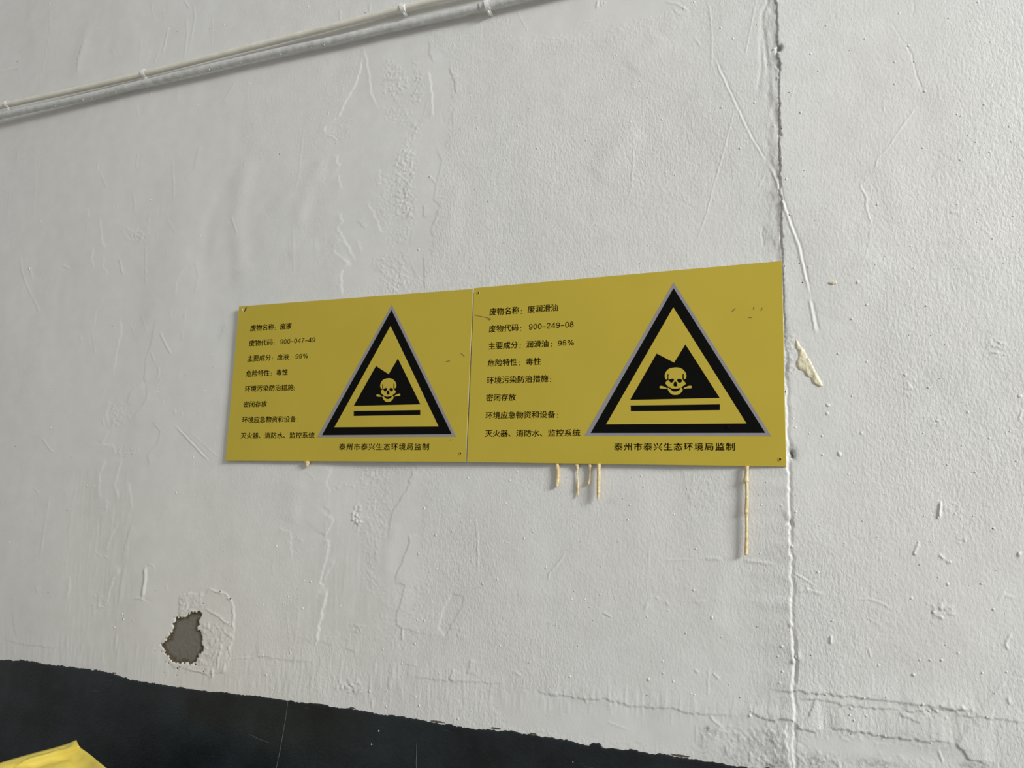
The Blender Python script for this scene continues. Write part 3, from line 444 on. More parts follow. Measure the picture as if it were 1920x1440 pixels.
def grid_mesh(name, xs, zs, hh, mat, attrs, y_add=0.0):
    nz_, nx_ = hh.shape
    co = np.empty((nz_, nx_, 3), np.float32)
    co[..., 0] = xs[None, :]; co[..., 1] = -hh * 0.001 - y_add; co[..., 2] = zs if zs.ndim == 2 else zs[:, None]
    idx = np.arange(nz_ * nx_, dtype=np.int32).reshape(nz_, nx_)
    q = np.stack([idx[:-1, :-1], idx[:-1, 1:], idx[1:, 1:], idx[1:, :-1]], -1).reshape(-1, 4)
    me = bpy.data.meshes.new(name)
    me.vertices.add(nz_ * nx_); me.vertices.foreach_set('co', co.ravel())
    me.loops.add(q.size); me.loops.foreach_set('vertex_index', q.ravel())
    me.polygons.add(len(q)); me.polygons.foreach_set('loop_start', np.arange(0, q.size, 4, dtype=np.int32))
    me.polygons.foreach_set('use_smooth', np.ones(len(q), bool))
    me.update(calc_edges=True)
    for k, v in attrs.items():
        at = me.attributes.new(k, 'FLOAT', 'POINT'); at.data.foreach_set('value', v.astype(np.float32).ravel())
    me.materials.append(mat)
    o = bpy.data.objects.new(name, me); C.objects.link(o)
    return o

def wall_material():
    m, nt, ns, ln, b = nodes('white_wall_paint')
    tc = N(ns, 'ShaderNodeTexCoord')
    def noise(scale, detail=4, vec=None, rough_=0.5):
        n = N(ns, 'ShaderNodeTexNoise'); n.inputs['Scale'].default_value = scale; n.inputs['Detail'].default_value = detail
        n.inputs['Roughness'].default_value = rough_; ln.new(vec or tc.outputs['Object'], n.inputs['Vector']); return n
    def mixc(f, a_, b_, blend='MIX'):
        mx = N(ns, 'ShaderNodeMix', data_type='RGBA', blend_type=blend)
        for sock, v in ((mx.inputs[0], f), (mx.inputs[6], a_), (mx.inputs[7], b_)):
            if hasattr(v, 'is_output'): ln.new(v, sock)
            elif isinstance(v, tuple): sock.default_value = (*v, 1)
            else: sock.default_value = v
        return mx.outputs[2]
    def ramp(src, p0, p1, c0=(0, 0, 0), c1=(1, 1, 1)):
        r = N(ns, 'ShaderNodeValToRGB'); r.color_ramp.elements[0].position = p0; r.color_ramp.elements[1].position = p1
        r.color_ramp.elements[0].color = (*c0, 1); r.color_ramp.elements[1].color = (*c1, 1); ln.new(src, r.inputs['Fac']); return r.outputs['Color']
    tint = ramp(noise(2.2, 3).outputs['Fac'], 0.35, 0.65, (0.752, 0.744, 0.716), (0.756, 0.756, 0.740))
    fine = ramp(noise(26, 5).outputs['Fac'], 0.35, 0.68, (0.955, 0.953, 0.945), (1, 1, 1))
    col = mixc(1.0, tint, fine, 'MULTIPLY')
    # dirt and the painted dark of the joint cavity, broken up by noise
    ad = N(ns, 'ShaderNodeAttribute', attribute_name='dirt_shade')
    dn = noise(170, 5, rough_=0.65)
    mth = N(ns, 'ShaderNodeMath', operation='MULTIPLY'); ln.new(ad.outputs['Fac'], mth.inputs[0])
    ln.new(ramp(dn.outputs['Fac'], 0.36, 0.60), mth.inputs[1]); mth.use_clamp = True
    col = mixc(mth.outputs[0], col, (0.045, 0.055, 0.055))
    # bare mortar
    ah = N(ns, 'ShaderNodeAttribute', attribute_name='hole')
    hn = noise(330, 4, rough_=0.6)
    ms = N(ns, 'ShaderNodeMath', operation='SUBTRACT'); ln.new(hn.outputs['Fac'], ms.inputs[0]); ms.inputs[1].default_value = 0.5
    mm = N(ns, 'ShaderNodeMath', operation='MULTIPLY_ADD'); ln.new(ms.outputs[0], mm.inputs[0]); mm.inputs[1].default_value = 0.35; ln.new(ah.outputs['Fac'], mm.inputs[2])
    mask = ramp(mm.outputs[0], 0.0, 0.02, (1, 1, 1), (0, 0, 0))
    edge = ramp(ah.outputs['Fac'], 0.0, 1.0)
    hm = N(ns, 'ShaderNodeMapRange'); ln.new(ah.outputs['Fac'], hm.inputs['Value']); hm.inputs['From Min'].default_value = -0.95; hm.inputs['From Max'].default_value = -0.5
    mort = mixc(hm.outputs['Result'], (0.215, 0.195, 0.170), (0.125, 0.100, 0.062))
    mort = mixc(1.0, mort, ramp(noise(500, 3).outputs['Fac'], 0.3, 0.7, (0.72, 0.72, 0.72), (1, 1, 1)), 'MULTIPLY')
    col = mixc(mask, col, mort)
    ln.new(col, b.inputs['Base Color'])
    b.inputs['Roughness'].default_value = 0.52; b.inputs['Specular IOR Level'].default_value = 0.35
    # fine roller relief; the sign and shape come from stretched noise in wall coordinates
    mp = N(ns, 'ShaderNodeMapping'); mp.inputs['Scale'].default_value = (1, 1, 0.55); ln.new(tc.outputs['Object'], mp.inputs['Vector'])
    ap = N(ns, 'ShaderNodeAttribute', attribute_name='peel')
    n1 = noise(260, 3, mp.outputs['Vector'], 0.55)
    mu = N(ns, 'ShaderNodeMath', operation='MULTIPLY'); ln.new(n1.outputs['Fac'], mu.inputs[0]); ln.new(ap.outputs['Fac'], mu.inputs[1])
    bp = N(ns, 'ShaderNodeBump'); bp.inputs['Strength'].default_value = 1.0; bp.inputs['Distance'].default_value = 0.00125
    as_ = N(ns, 'ShaderNodeAttribute', attribute_name='sand'); n2 = noise(620, 3, rough_=0.6)
    m2 = N(ns, 'ShaderNodeMath', operation='MULTIPLY'); ln.new(n2.outputs['Fac'], m2.inputs[0]); ln.new(as_.outputs['Fac'], m2.inputs[1])
    m3 = N(ns, 'ShaderNodeMath', operation='MULTIPLY_ADD'); ln.new(m2.outputs[0], m3.inputs[0]); m3.inputs[1].default_value = 0.85; ln.new(mu.outputs[0], m3.inputs[2])
    ln.new(m3.outputs[0], bp.inputs['Height']); ln.new(bp.outputs['Normal'], b.inputs['Normal'])
    return m
WALL_MAT = wall_material()
wall = grid_mesh('wall_back', cols, rows, H, WALL_MAT, {'hole': HOLE, 'dirt_shade': DIRT_SHADE, 'peel': peel + 0 * H, 'sand': SAND})
wall['kind'] = 'structure'
wall['label'] = 'uneven white painted plaster wall with trowel marks and a vertical joint'

def height_at(x, z):
    i = np.clip(np.searchsorted(cols, x), 1, len(cols) - 1); j = np.clip(np.searchsorted(rows, z), 1, len(rows) - 1)
    return float(H[j, i]) * 0.001

# ---- drops and grains under the paint: hundreds of tiny hemispheres, one part of the wall
def lumps():
    V, Fc = [], []
    def lump(x, z, r, h, el=1.0, ang=0.0):
        y = -height_at(x, z); base = len(V); n = 7
        ca, sa = math.cos(ang), math.sin(ang)
        for (k, hh) in ((1.15, -0.35), (0.98, 0.35), (0.62, 0.82)):
            for i in range(n):
                t = 2 * math.pi * i / n; u = r * k * math.cos(t); v = r * k * el * math.sin(t)
                V.append((x + u * ca - v * sa, y - h * hh, z + u * sa + v * ca))
        V.append((x, y - h, z))
        for q in range(2):
            for i in range(n):
                j = (i + 1) % n
                Fc.append((base + q * n + i, base + q * n + j, base + (q + 1) * n + j, base + (q + 1) * n + i))
        for i in range(n): Fc.append((base + 2 * n + i, base + 2 * n + (i + 1) % n, base + 3 * n))
    S4 = lambda lst, ox, oy: [(ox + p[0] / 4, oy + p[1] / 4, *p[2:]) for p in lst]
    known = S4([(125, 492, 2.0), (105, 482, 1.2), (305, 860, 2.2), (475, 710, .9), (420, 1300, 2.0), (220, 1215, 2.2, 2), (1500, 966, 1.5), (1708, 870, 1.1), (1745, 330, .9), (1665, 1110, .9), (1580, 1185, 1.0), (180, 408, 1.3), (880, 755, 1.8), (1127, 700, 2), (315, 1070, 1)], 0, 200)
    known += S4([(405, 842, 1.6), (383, 690, 1.3), (342, 590, 1.3), (615, 358, 1.0), (238, 577, 1), (385, 968, 2.0), (1600, 422, 1.3), (1605, 512, 1.5), (1540, 690, 1.2), (1370, 866, 1.4), (1455, 1190, 1.7), (1230, 775, 1.7), (1400, 560, 1), (1455, 553, 1), (1185, 700, 1.4), (1185, 760, 1.2), (540, 1183, 1.6), (470, 1297, 1), (655, 1400, 1.8), (712, 1405, 1.8), (195, 105, 1.7)], 0, 560)
    known += S4([(862, 1265, 3.6), (932, 1205, 3.0), (925, 1165, 2), (1007, 1212, 1.5), (1330, 255, 1.9, 1.5), (78, 628, 1.6), (288, 248, 1.5), (1860, 1055, 1.1), (1828, 1147, 1.3), (1910, 1155, 1.1), (1845, 680, .9), (603, 850, 1.2), (335, 955, 1.2), (570, 872, 1.2), (1185, 910, 1.2)], 0, 860)
    known += S4([(150, 282, 1.4), (272, 500, 1.5), (1655, 158, 1.5), (1650, 72, 1.2), (1485, 840, 1.4), (1465, 938, 1.2), (1735, 660, 1.0), (1665, 945, 1.3), (1860, 1015, 2.0), (1832, 1250, 1.8), (1218, 1070, 4.0), (1305, 525, 2.2), (540, 48, 1.3), (600, 272, 1.4), (260, 412, .9)], 480, 200)
    known += S4([(550, 247, 1.5), (187, 310, 2.0), (143, 373, 1.5), (405, 190, 1.1), (18, 192, 1.6), (40, 140, 2.0), (600, 395, 1.2), (885, 108, 1.5), (1122, 90, 1.5), (910, 542, 1.7), (992, 548, 1.2), (970, 412, 1.8), (1220, 508, 1.4), (1410, 428, 1.4), (1622, 543, 1.2), (1710, 310, 2.2, 1.4), (550, 1095, 1.3), (627, 884, 1.4), (257, 834, 1.1), (313, 902, 1.2), (1020, 1038, 1.6), (1025, 892, 1.2), (658, 1195, 1.6), (963, 1175, 1.5), (175, 1190, 1.1), (1572, 5, 1.9), (1755, 998, 1), (1150, 488, 2.4), (558, 590, 1.3), (630, 690, 1.6), (375, 585, 1.1), (127, 10, 1.2)], 960, 200)
    known += S4([(245, 47, 2.0), (1558, 262, 1.9), (1665, 335, 2.4), (1812, 143, 2.2), (1828, 255, 1.3), (1445, 398, 2.0), (1418, 55, 1.5), (1445, 70, 1.3), (1160, 308, 1.8), (1132, 657, 1.4), (1422, 728, 1.5), (1843, 812, 1.8), (138, 550, 1.8), (167, 812, 1.8), (1070, 1042, 1.6), (1570, 862, 1.3), (1687, 985, 1.5), (305, 1203, 1.6), (1095, 1208, 1.6), (905, 1268, 1.2), (672, 1318, 4.0, 1.4), (878, 1120, 1.2), (805, 1185, 1.3), (820, 735, 1.9, 1.5), (1500, 212, 1.5), (105, 392, 2), (45, 150, 3), (1580, 762, 1.3), (1592, 340, 1.2), (1770, 1172, 1.2)], 1440, 200)
    known += S4([(740, 45, 3.6), (1188, 52, 2.2), (628, 152, 2.2), (1030, 570, 3.4), (1205, 665, 2.2), (740, 472, 2.6), (450, 800, 5.5), (445, 862, 4.8), (205, 968, 3.2), (405, 1030, 2.4), (310, 1013, 1.8), (700, 1010, 4.0), (535, 1165, 5.0, 1.5), (1145, 1108, 1.6), (605, 1318, 2.6), (525, 412, 2.2), (630, 730, 1.6, 1.8), (1890, 730, 5.5), (1660, 1045, 2.6), (1815, 995, 1.6), (1865, 1218, 1.8), (1555, 1300, 1.9), (1530, 1298, 1.3), (1345, 1245, 1.6), (410, 1172, 1.9), (190, 900, 1.5), (1455, 1100, 1.5), (1775, 420, 1.5), (1500, 850, 3.0), (1270, 915, 3.4), (1165, 1008, 1.5), (645, 1380, 1.5), (1740, 820, 1)], 1440, 560)
    known += S4([(870, 457, 1.9), (970, 130, 1.5), (990, 215, 1.6), (1215, 418, 1.8), (835, 295, 1.4), (885, 348, 1.7), (92, 598, 2.3, 1.4), (40, 98, 1.8), (515, 618, 1.4), (255, 818, 2.6, 1.4), (670, 806, 1.5), (470, 993, 1.6), (548, 1055, 1.7), (583, 1113, 1.4), (612, 1210, 1.4), (1365, 985, 2.8), (1015, 1185, 2.6), (1500, 1190, 3.0, 1.7), (1873, 347, 1.7), (1862, 710, 1.4), (1842, 1258, 1.5), (450, 1055, 1.8), (1045, 557, 1.2), (665, 1020, 2.4), (1380, 675, 1.9), (160, 550, 1.7), (1315, 225, 1.3), (463, 415, 1.2), (415, 140, 1.3), (900, 140, 1.2), (462, 507, 1.7), (795, 622, 1.2), (725, 1010, 1.1), (1175, 1140, 1.3), (1305, 1308, 1.7), (1910, 177, 1.6), (1855, 270, 1.2)], 960, 860)
    known += S4([(1025, 775, 4.2), (1133, 640, 1.7), (1135, 728, 1.8), (132, 650, 1.5), (435, 755, 3.4), (1212, 790, 2.0), (276, 357, 1.3), (497, 522, 1.5), (1343, 880, 1.5), (1630, 812, 1.4), (1795, 1010, 3), (1785, 1045, 3.6), (1370, 890, 1.5), (330, 368, 1.5), (1570, 458, 1.4), (1050, 640, 1.1)], 960, 1080)
    known += S4([(100, 352, 2.6), (710, 467, 1.3), (388, 505, 1.3), (1347, 940, 4.0), (1278, 890, 1.5), (1600, 937, 1.8), (1690, 1130, 3.0), (1075, 1045, 4.0), (1693, 522, 2.5), (1365, 775, 2.8), (1310, 740, 2.8), (1100, 712, 3.0), (1128, 630, 2.6), (1405, 415, 1.4), (1275, 442, 1.8), (1885, 718, 3.2, 1.4), (485, 1213, 2.2), (960, 870, 1.2), (820, 588, 1.4), (575, 635, 1.3), (680, 600, 1.1), (210, 270, 1.5), (182, 658, 3), (210, 400, 2.2), (340, 965, 2.6), (375, 850, 3.4), (1540, 430, 1.4), (1170, 427, 1.4), (180, 1250, 3)], 1440, 860)
    known += S4([(480, 335, 1.9), (1090, 738, 4.2), (830, 670, 3.0), (1425, 575, 3.2), (1300, 628, 3.0), (1215, 628, 2.5), (1137, 628, 2.3), (1330, 515, 1.6), (105, 525, 3.6), (90, 800, 4.0), (720, 912, 2.0), (620, 990, 4.0), (735, 1047, 2.8), (645, 1080, 2.0), (615, 1040, 2.2), (1640, 1055, 1.8), (1790, 720, 1.6), (1240, 270, 2.4), (1605, 725, 1.8), (1220, 1245, 2.6), (435, 885, 2), (215, 605, 5), (110, 715, 2), (75, 600, 2.5), (1130, 980, 3), (1160, 960, 2.2), (1210, 1010, 4), (1265, 1010, 4), (880, 1200, 2.4), (380, 1120, 1.6)], 1440, 1080)
    known += S4([(155, 655, 2.2, 1.5), (312, 982, 1.4), (632, 1105, 1.6), (1260, 372, 1.9), (1540, 473, 1.8), (1470, 543, 2.3, 1.6), (1215, 712, 3.8, 1.3), (1345, 572, 2.2, 1.6), (1592, 145, 1.7), (1905, 165, 2.2), (1875, 335, 1.8), (1890, 632, 1.5), (1700, 938, 2.0, 2), (1615, 765, 1.4), (410, 922, 2.2), (350, 1122, 2.0), (315, 1048, 1.3), (205, 1082, 1.3), (100, 1150, 1.2), (240, 1035, 1.4), (1690, 877, 1.1), (1385, 120, 1.8), (1580, 832, 1.3), (1503, 625, 1.3), (360, 915, 1.6), (55, 1095, 1.6), (1350, 830, 2.6), (1300, 850, 1.6), (1260, 1215, 3.5), (1205, 1210, 2.6), (1870, 1400, 1.3), (1810, 905, 3, 1.5)], 480, 860)
    known += S4([(1093, 657, 2.6, 1.4), (1375, 728, 3.0), (850, 865, 2.2), (1198, 903, 2.2), (1225, 972, 2.2, 1.4), (975, 980, 3.2, 1.4), (260, 575, 2.0, 2), (60, 597, 2.4, 1.4), (1485, 745, 2.4), (1833, 525, 1.5), (130, 845, 1.5), (1093, 1033, 1.5), (1515, 1070, 3.0, 1.3), (980, 865, 1.8), (950, 552, 2.2), (80, 740, 3), (1190, 510, 2)], 480, 1080)
    known += S4([(320, 410, 2.6), (437, 195, 2.4), (727, 292, 1.8), (948, 632, 2.0), (618, 745, 1.4), (245, 850, 2.2), (1357, 135, 1.6), (1520, 155, 1.3), (1672, 313, 1.5), (1622, 782, 2.0), (1575, 15, 2.6), (1812, 943, 2.2), (1418, 855, 1.4), (1445, 872, 1.2), (630, 143, 1.3), (950, 465, 3.0), (378, 542, 2.4, .5), (1815, 565, 1.2), (985, 100, 2.6), (1055, 345, 2.4, 1.3), (612, 380, 1.3), (1098, 462, 1.5), (375, 152, 1.2), (1175, 685, 3), (45, 370, 4)], 1440, 0)
    known += S4([(780, 410, 1.5), (1143, 550, 1.8), (1658, 285, 2.4), (1568, 805, 2.2), (1838, 182, 1.8), (1565, 207, 1.8), (1820, 770, 2.2), (680, 588, 1.3), (912, 650, 1.4), (960, 602, 1.2), (1015, 722, 1.6), (1068, 763, 1.2), (110, 222, 1.5), (1285, 55, 3.0), (690, 15, 3.5), (1120, 888, 1.5), (885, 910, 1.5), (1715, 468, 1.0), (1365, 10, 2.4), (762, 430, 1.2), (40, 940, 2), (125, 808, 1.2), (60, 850, 1)], 960, 0)
    known += S4([(1330, 235, 1.6), (1478, 785, 1.3), (1870, 625, 1.6), (772, 335, 1.2), (733, 215, 1.4), (405, 70, 1.2), (1510, 275, .9), (445, 660, 1), (370, 30, 2.2), (1265, 215, 2), (1675, 180, 2)], 0, 0)
    known += S4([(1525, 293, 1.5), (1578, 263, 1.2), (1480, 335, 1.4), (745, 288, 1.8), (540, 845, 1.2), (1605, 715, 1.4), (1875, 675, 1.6), (1655, 958, 1.6), (1515, 575, 1.2), (420, 180, 2), (388, 45, 2), (180, 210, 2.4)], 480, 0)
    for k in known:
        x, z = wall_at(k[0], k[1]); r = min(k[2], 2.0 + (k[2] - 2) * 0.6) * 0.00084
        lump(x, z, r, r * (random.uniform(0.65, 0.9) if k[2] < 2.3 else random.uniform(0.3, 0.55)), k[3] if len(k) > 3 else random.uniform(0.9, 1.25), random.uniform(-0.25, 0.25))
    for _ in range(900):                                  # finer grains everywhere
        px, py = random.uniform(0, 1920), random.uniform(0, 1430)
        if random.random() > (0.15 + 0.85 * min(1, max(0, (px - 300) / 700))): continue
        x, z = wall_at(px, py); r = random.uniform(0.0003, 0.0007)
        lump(x, z, r, r * 0.9, random.uniform(0.9, 1.5))
    return V, Fc
V, Fc = lumps()
lo = mesh_obj('paint_grain', V, Fc, WALL_MAT, wall, smooth=True); lo['kind'] = 'stuff'
for nm, val in (('hole', 1.0), ('dirt_shade', 0.0), ('peel', 0.1), ('sand', 0.0)):
    at = lo.data.attributes.new(nm, 'FLOAT', 'POINT'); at.data.foreach_set('value', np.full(len(V), val, np.float32))

# ---- small dark nail stubs and pits, as found on the wall
PITM = simple('dark_pit', (0.015, 0.014, 0.013), 0.8)
def pits():
    V, Fc = [], []
    for (px, py, rx, rz, ang) in [(524, 289, 2.6, 1.3, -.7), (684, 23, 2.6, 1.0, .8), (1479, 176, 2.8, 1.1, .9), (209, 611, 2.0, 1.2, -.4), (914, 377, 1.3, 1.2, 0), (889, 355, .8, .8, 0), (127, 957, 2.6, .9, -.3), (92, 1111, 1.5, 1.8, 0), (293, 1107, 1.2, 1.1, 0),
                              (420, 1033, 1.2, 1, 0), (362, 109, 1.8, .9, -.3), (31, 115, 1.4, 2.2, 0), (392, 53, 1.2, 2.4, -.5), (34, 97, 1.1, 1.1, 0), (183, 54, 1, 1, 0), (29, 837, 1, 1.4, 0), (1508, 321, 1.8, 1, 0), (1527, 415, 2, .9, 0), (1534, 135, 2.6, 1, 0),
                              (1704, 628, 1.1, 1.1, 0), (1745, 629, 1.3, 1.5, 0), (1771, 646, 1.1, 1.1, 0), (1761, 710, 1.1, 1.1, 0), (1598, 742, 1, 2.4, 0), (1862, 991, 2.4, 1.6, 0), (1723, 1059, 1.4, .9, 0), (1645, 1007, 1.4, .9, 0), (1213, 1303, 1.4, .9, 0),
                              (1505, 530, 1.8, 1.4, 0), (1499, 495, 1.2, 1.2, 0), (232, 1160, 1.6, 1.8, 0), (1387, 1308, 1, 1.1, 0), (1422, 1175, 1, 1, 0), (1471, 500, .9, 3.0, 0), (1470, 515, .8, 3.6, 0), (1473, 735, .9, 4, 0), (1466, 243, 1.2, 2.6, 0), (717, 1218, 1.6, 1.2, 0),
                              (1155, 103, 1.4, 1.1, 0), (1352, 202, 1.0, 1.1, 0), (1448, 1372, 1.2, 1, 0), (1595, 1376, 1.4, .8, 0), (1660, 1307, 1.2, 1.3, 0), (1619, 1308, 1, 1.2, 0), (1579, 1149, 1.1, 1, 0), (1520, 1228, 1.4, 1, 0)]:
        x, z = wall_at(px, py); y = -height_at(x, z) - 0.00035; rx *= .00105; rz *= .00105; b0 = len(V); n = 8
        for i in range(n):
            t = 2 * math.pi * i / n; k = random.uniform(.8, 1.2); u, v = rx * k * math.cos(t), rz * k * math.sin(t)
            V.append((x + u * math.cos(ang) - v * math.sin(ang), y + 0.0008, z + u * math.sin(ang) + v * math.cos(ang)))
        V.append((x, y - 0.0006, z)); Fc += [(b0 + i, b0 + (i + 1) % n, b0 + n) for i in range(n)]
    return V, Fc
V, Fc = pits(); pt = mesh_obj('wall_pits', V, Fc, PITM, wall); pt['kind'] = 'stuff'

# ---- black painted dado, a skin of paint over the lower wall
def dado():
    xs = cols[(cols > -4.3)]
    edge_px = [(-60, 1228), (0, 1237), (60, 1239), (90, 1245), (150, 1252), (200, 1259), (255, 1275), (300, 1283), (350, 1290), (400, 1296), (460, 1302), (500, 1306), (540, 1312), (620, 1324), (660, 1329), (700, 1337),
               (760, 1343), (800, 1352), (840, 1358), (880, 1364), (920, 1368), (960, 1371), (1000, 1378), (1050, 1385), (1100, 1395), (1140, 1403), (1180, 1404), (1220, 1411), (1270, 1418), (1310, 1425), (1350, 1431), (1400, 1438), (1440, 1444), (1520, 1452), (1700, 1480), (1980, 1525)]
    e = np.array([wall_at(*p) for p in edge_px])
    ze = np.interp(xs, e[:, 0], e[:, 1])
    ze += value_noise(xs, np.array([0., .1]), 0.012, 1, 61)[0] * 0.0013 + value_noise(xs, np.array([0., .1]), 0.0032, 1, 62)[0] * 0.0012
    hx = wall_at(1118, 1392)[0]
    ze += 0.0065 * np.sqrt(np.clip(1 - ((xs - hx) / 0.011) ** 2, 0, 1))
    hx = wall_at(1441, 1436)[0]; ze += 0.006 * np.clip(1 - abs(xs - hx) / 0.014, 0, 1)
    ts = np.concatenate([[0, 0.0004, 0.0012], np.linspace(0.003, 0.42, 105), [0.5, 0.75, 1.0, 1.3]])[::-1]
    Zg = ze[None, :] - ts[:, None]; Zg = np.maximum(Zg, 0.0 + 0.0005 * (1.35 - ts)[:, None])
    hw = np.empty_like(Zg)
    jj = np.clip(np.searchsorted(rows, Zg), 1, len(rows) - 1); ii = np.searchsorted(cols, xs)
    z1, z0_ = rows[jj], rows[jj - 1]; f = np.clip((Zg - z0_) / (z1 - z0_), 0, 1)
    hw = H[jj - 1, ii[None, :]] * (1 - f) + H[jj, ii[None, :]] * f
    paint = np.clip(np.minimum(ts / 0.0012, 1), 0, 1)[:, None] * 1.6 - 1.0
    hh = hw + paint + 0.9 * (ts > 0.001)[:, None]
    rl = np.linspace(0, 1, Zg.shape[0])
    n2 = value_noise(xs, np.linspace(0, 1.6, Zg.shape[0]) * 0.27, 0.03, 0.03, 71) * 0.25 + value_noise(xs, np.linspace(0, 1.6, Zg.shape[0]) * 0.27, 0.006, 0.006, 72) * 0.13
    hh += (n2 + 0.38) * (ts > 0.002)[:, None]
    return xs, Zg, hh.astype(np.float32)
m, nt, ns, ln, b = nodes('black_dado_paint')
tc = N(ns, 'ShaderNodeTexCoord')
n1 = N(ns, 'ShaderNodeTexNoise'); n1.inputs['Scale'].default_value = 7; n1.inputs['Detail'].default_value = 6; n1.inputs['Roughness'].default_value = 0.6
ln.new(tc.outputs['Object'], n1.inputs['Vector'])
r1 = N(ns, 'ShaderNodeValToRGB'); r1.color_ramp.elements[0].position = 0.36; r1.color_ramp.elements[1].position = 0.66
r1.color_ramp.elements[0].color = (0.0062, 0.0085, 0.0098, 1); r1.color_ramp.elements[1].color = (0.0185, 0.0245, 0.029, 1)
ln.new(n1.outputs['Fac'], r1.inputs['Fac'])
mp = N(ns, 'ShaderNodeMapping'); mp.inputs['Rotation'].default_value = (0, 0.5, 0); mp.inputs['Scale'].default_value = (0.12, 1, 1); ln.new(tc.outputs['Object'], mp.inputs['Vector'])
n2 = N(ns, 'ShaderNodeTexNoise'); n2.inputs['Scale'].default_value = 150; n2.inputs['Detail'].default_value = 3; ln.new(mp.outputs['Vector'], n2.inputs['Vector'])
r2 = N(ns, 'ShaderNodeValToRGB'); r2.color_ramp.elements[0].position = 0.70; r2.color_ramp.elements[1].position = 0.78
r2.color_ramp.elements[0].color = (0, 0, 0, 1); r2.color_ramp.elements[1].color = (1, 1, 1, 1); ln.new(n2.outputs['Fac'], r2.inputs['Fac'])
mx = N(ns, 'ShaderNodeMix', data_type='RGBA'); ln.new(r2.outputs['Color'], mx.inputs[0]); ln.new(r1.outputs['Color'], mx.inputs[6]); mx.inputs[7].default_value = (0.04, 0.045, 0.048, 1)
ln.new(mx.outputs[2], b.inputs['Base Color']); b.inputs['Roughness'].default_value = 0.42; b.inputs['Specular IOR Level'].default_value = 0.4
n3 = N(ns, 'ShaderNodeTexNoise'); n3.inputs['Scale'].default_value = 240; n3.inputs['Detail'].default_value = 3; ln.new(tc.outputs['Object'], n3.inputs['Vector'])
bp = N(ns, 'ShaderNodeBump'); bp.inputs['Distance'].default_value = 0.0006; bp.inputs['Strength'].default_value = 1; ln.new(n3.outputs['Fac'], bp.inputs['Height']); ln.new(bp.outputs['Normal'], b.inputs['Normal'])
DADO_MAT = m
xs, Zg, hh = dado()
dd = grid_mesh('baseboard_back', xs, Zg, hh, DADO_MAT, {})
dd['kind'] = 'structure'; dd['label'] = 'black painted lower band of the wall with a ragged upper edge'
def dado_y(px, py):
    x, z = wall_at(px, py); i = min(np.searchsorted(xs, x), len(xs) - 1); j = int(np.argmin(np.abs(Zg[:, i] - z)))
    return float(hh[j, i]) * 0.001
# scratches and two white paint spots on the dado
WHITE = simple('white_paint_splash', (0.62, 0.63, 0.62), 0.5)
SCR = simple('grey_scratch', (0.13, 0.135, 0.13), 0.6)
def surf_strip(name, px_pts, width, mat, parent, lift=0.0006):
    P = []
    for (px, py) in px_pts:
        x, z = wall_at(px, py); P.append(Vector((x, -dado_y(px, py) - lift, z)))
    V, Fc = [], []
    for i, p in enumerate(P):
        t = (P[min(i + 1, len(P) - 1)] - P[max(i - 1, 0)]); t.y = 0; t.normalize(); n = Vector((-t.z, 0, t.x))
        w = width * (0.5 + 0.5 * math.sin(math.pi * (i + 0.6) / (len(P) + 0.2))) * random.uniform(0.75, 1.1)
        V += [p - n * w, p + Vector((0, -0.0003, 0)), p + n * w]
    for i in range(len(P) - 1):
        for k in range(2): Fc.append((3 * i + k, 3 * i + k + 1, 3 * i + k + 4, 3 * i + k + 3))
    return mesh_obj(name, V, Fc, mat, parent)
def dense(pts, n=24):
    out = []
    for k in range(len(pts) - 1):
        for i in range(n): t = i / n; out.append((pts[k][0] * (1 - t) + pts[k + 1][0] * t + random.uniform(-.35, .35), pts[k][1] * (1 - t) + pts[k + 1][1] * t))
    return out + [pts[-1]]
surf_strip('scratch', dense([(542, 1313), (538, 1345), (531, 1385), (520, 1440), (516, 1460)]), 0.0007, SCR, dd)
surf_strip('scratch', dense([(783, 1390), (782, 1420), (782, 1460)], 10), 0.0005, SCR, dd)
surf_strip('scratch', dense([(470, 1376), (490, 1386), (508, 1392)], 10), 0.0004, SCR, dd)
for (px, py, r) in [(711, 1370, .0017), (698, 1395, .0017), (1075, 1428, .001)]:
    x, z = wall_at(px, py); y = -dado_y(px, py)
    V = [(x + r * (1 + .3 * math.sin(5 * t)) * math.cos(t), y - 0.0002, z + r * math.sin(t)) for t in [i * math.pi / 4 for i in range(8)]] + [(x, y - 0.0012, z)]
    mesh_obj('paint_spot', V, [(i, (i + 1) % 8, 8) for i in range(8)], WHITE, dd, True)

# ---- floor, so that the place carries on below the frame
FLOOR_MAT = simple('concrete_floor', (0.22, 0.22, 0.21), 0.7, var=0.2, scale=3, bump=0.001, bscale=60)
fl = mesh_obj('floor', [(-4.2, 0.02, 0), (3.4, 0.02, 0), (3.4, -4.5, 0), (-4.2, -4.5, 0), (-4.2, 0.02, -0.1), (3.4, 0.02, -0.1), (3.4, -4.5, -0.1), (-4.2, -4.5, -0.1)],
              [(0, 1, 2, 3), (4, 5, 6, 7), (0, 1, 5, 4), (1, 2, 6, 5), (2, 3, 7, 6), (3, 0, 4, 7)], FLOOR_MAT)
fl['kind'] = 'structure'; fl['label'] = 'plain grey concrete floor'
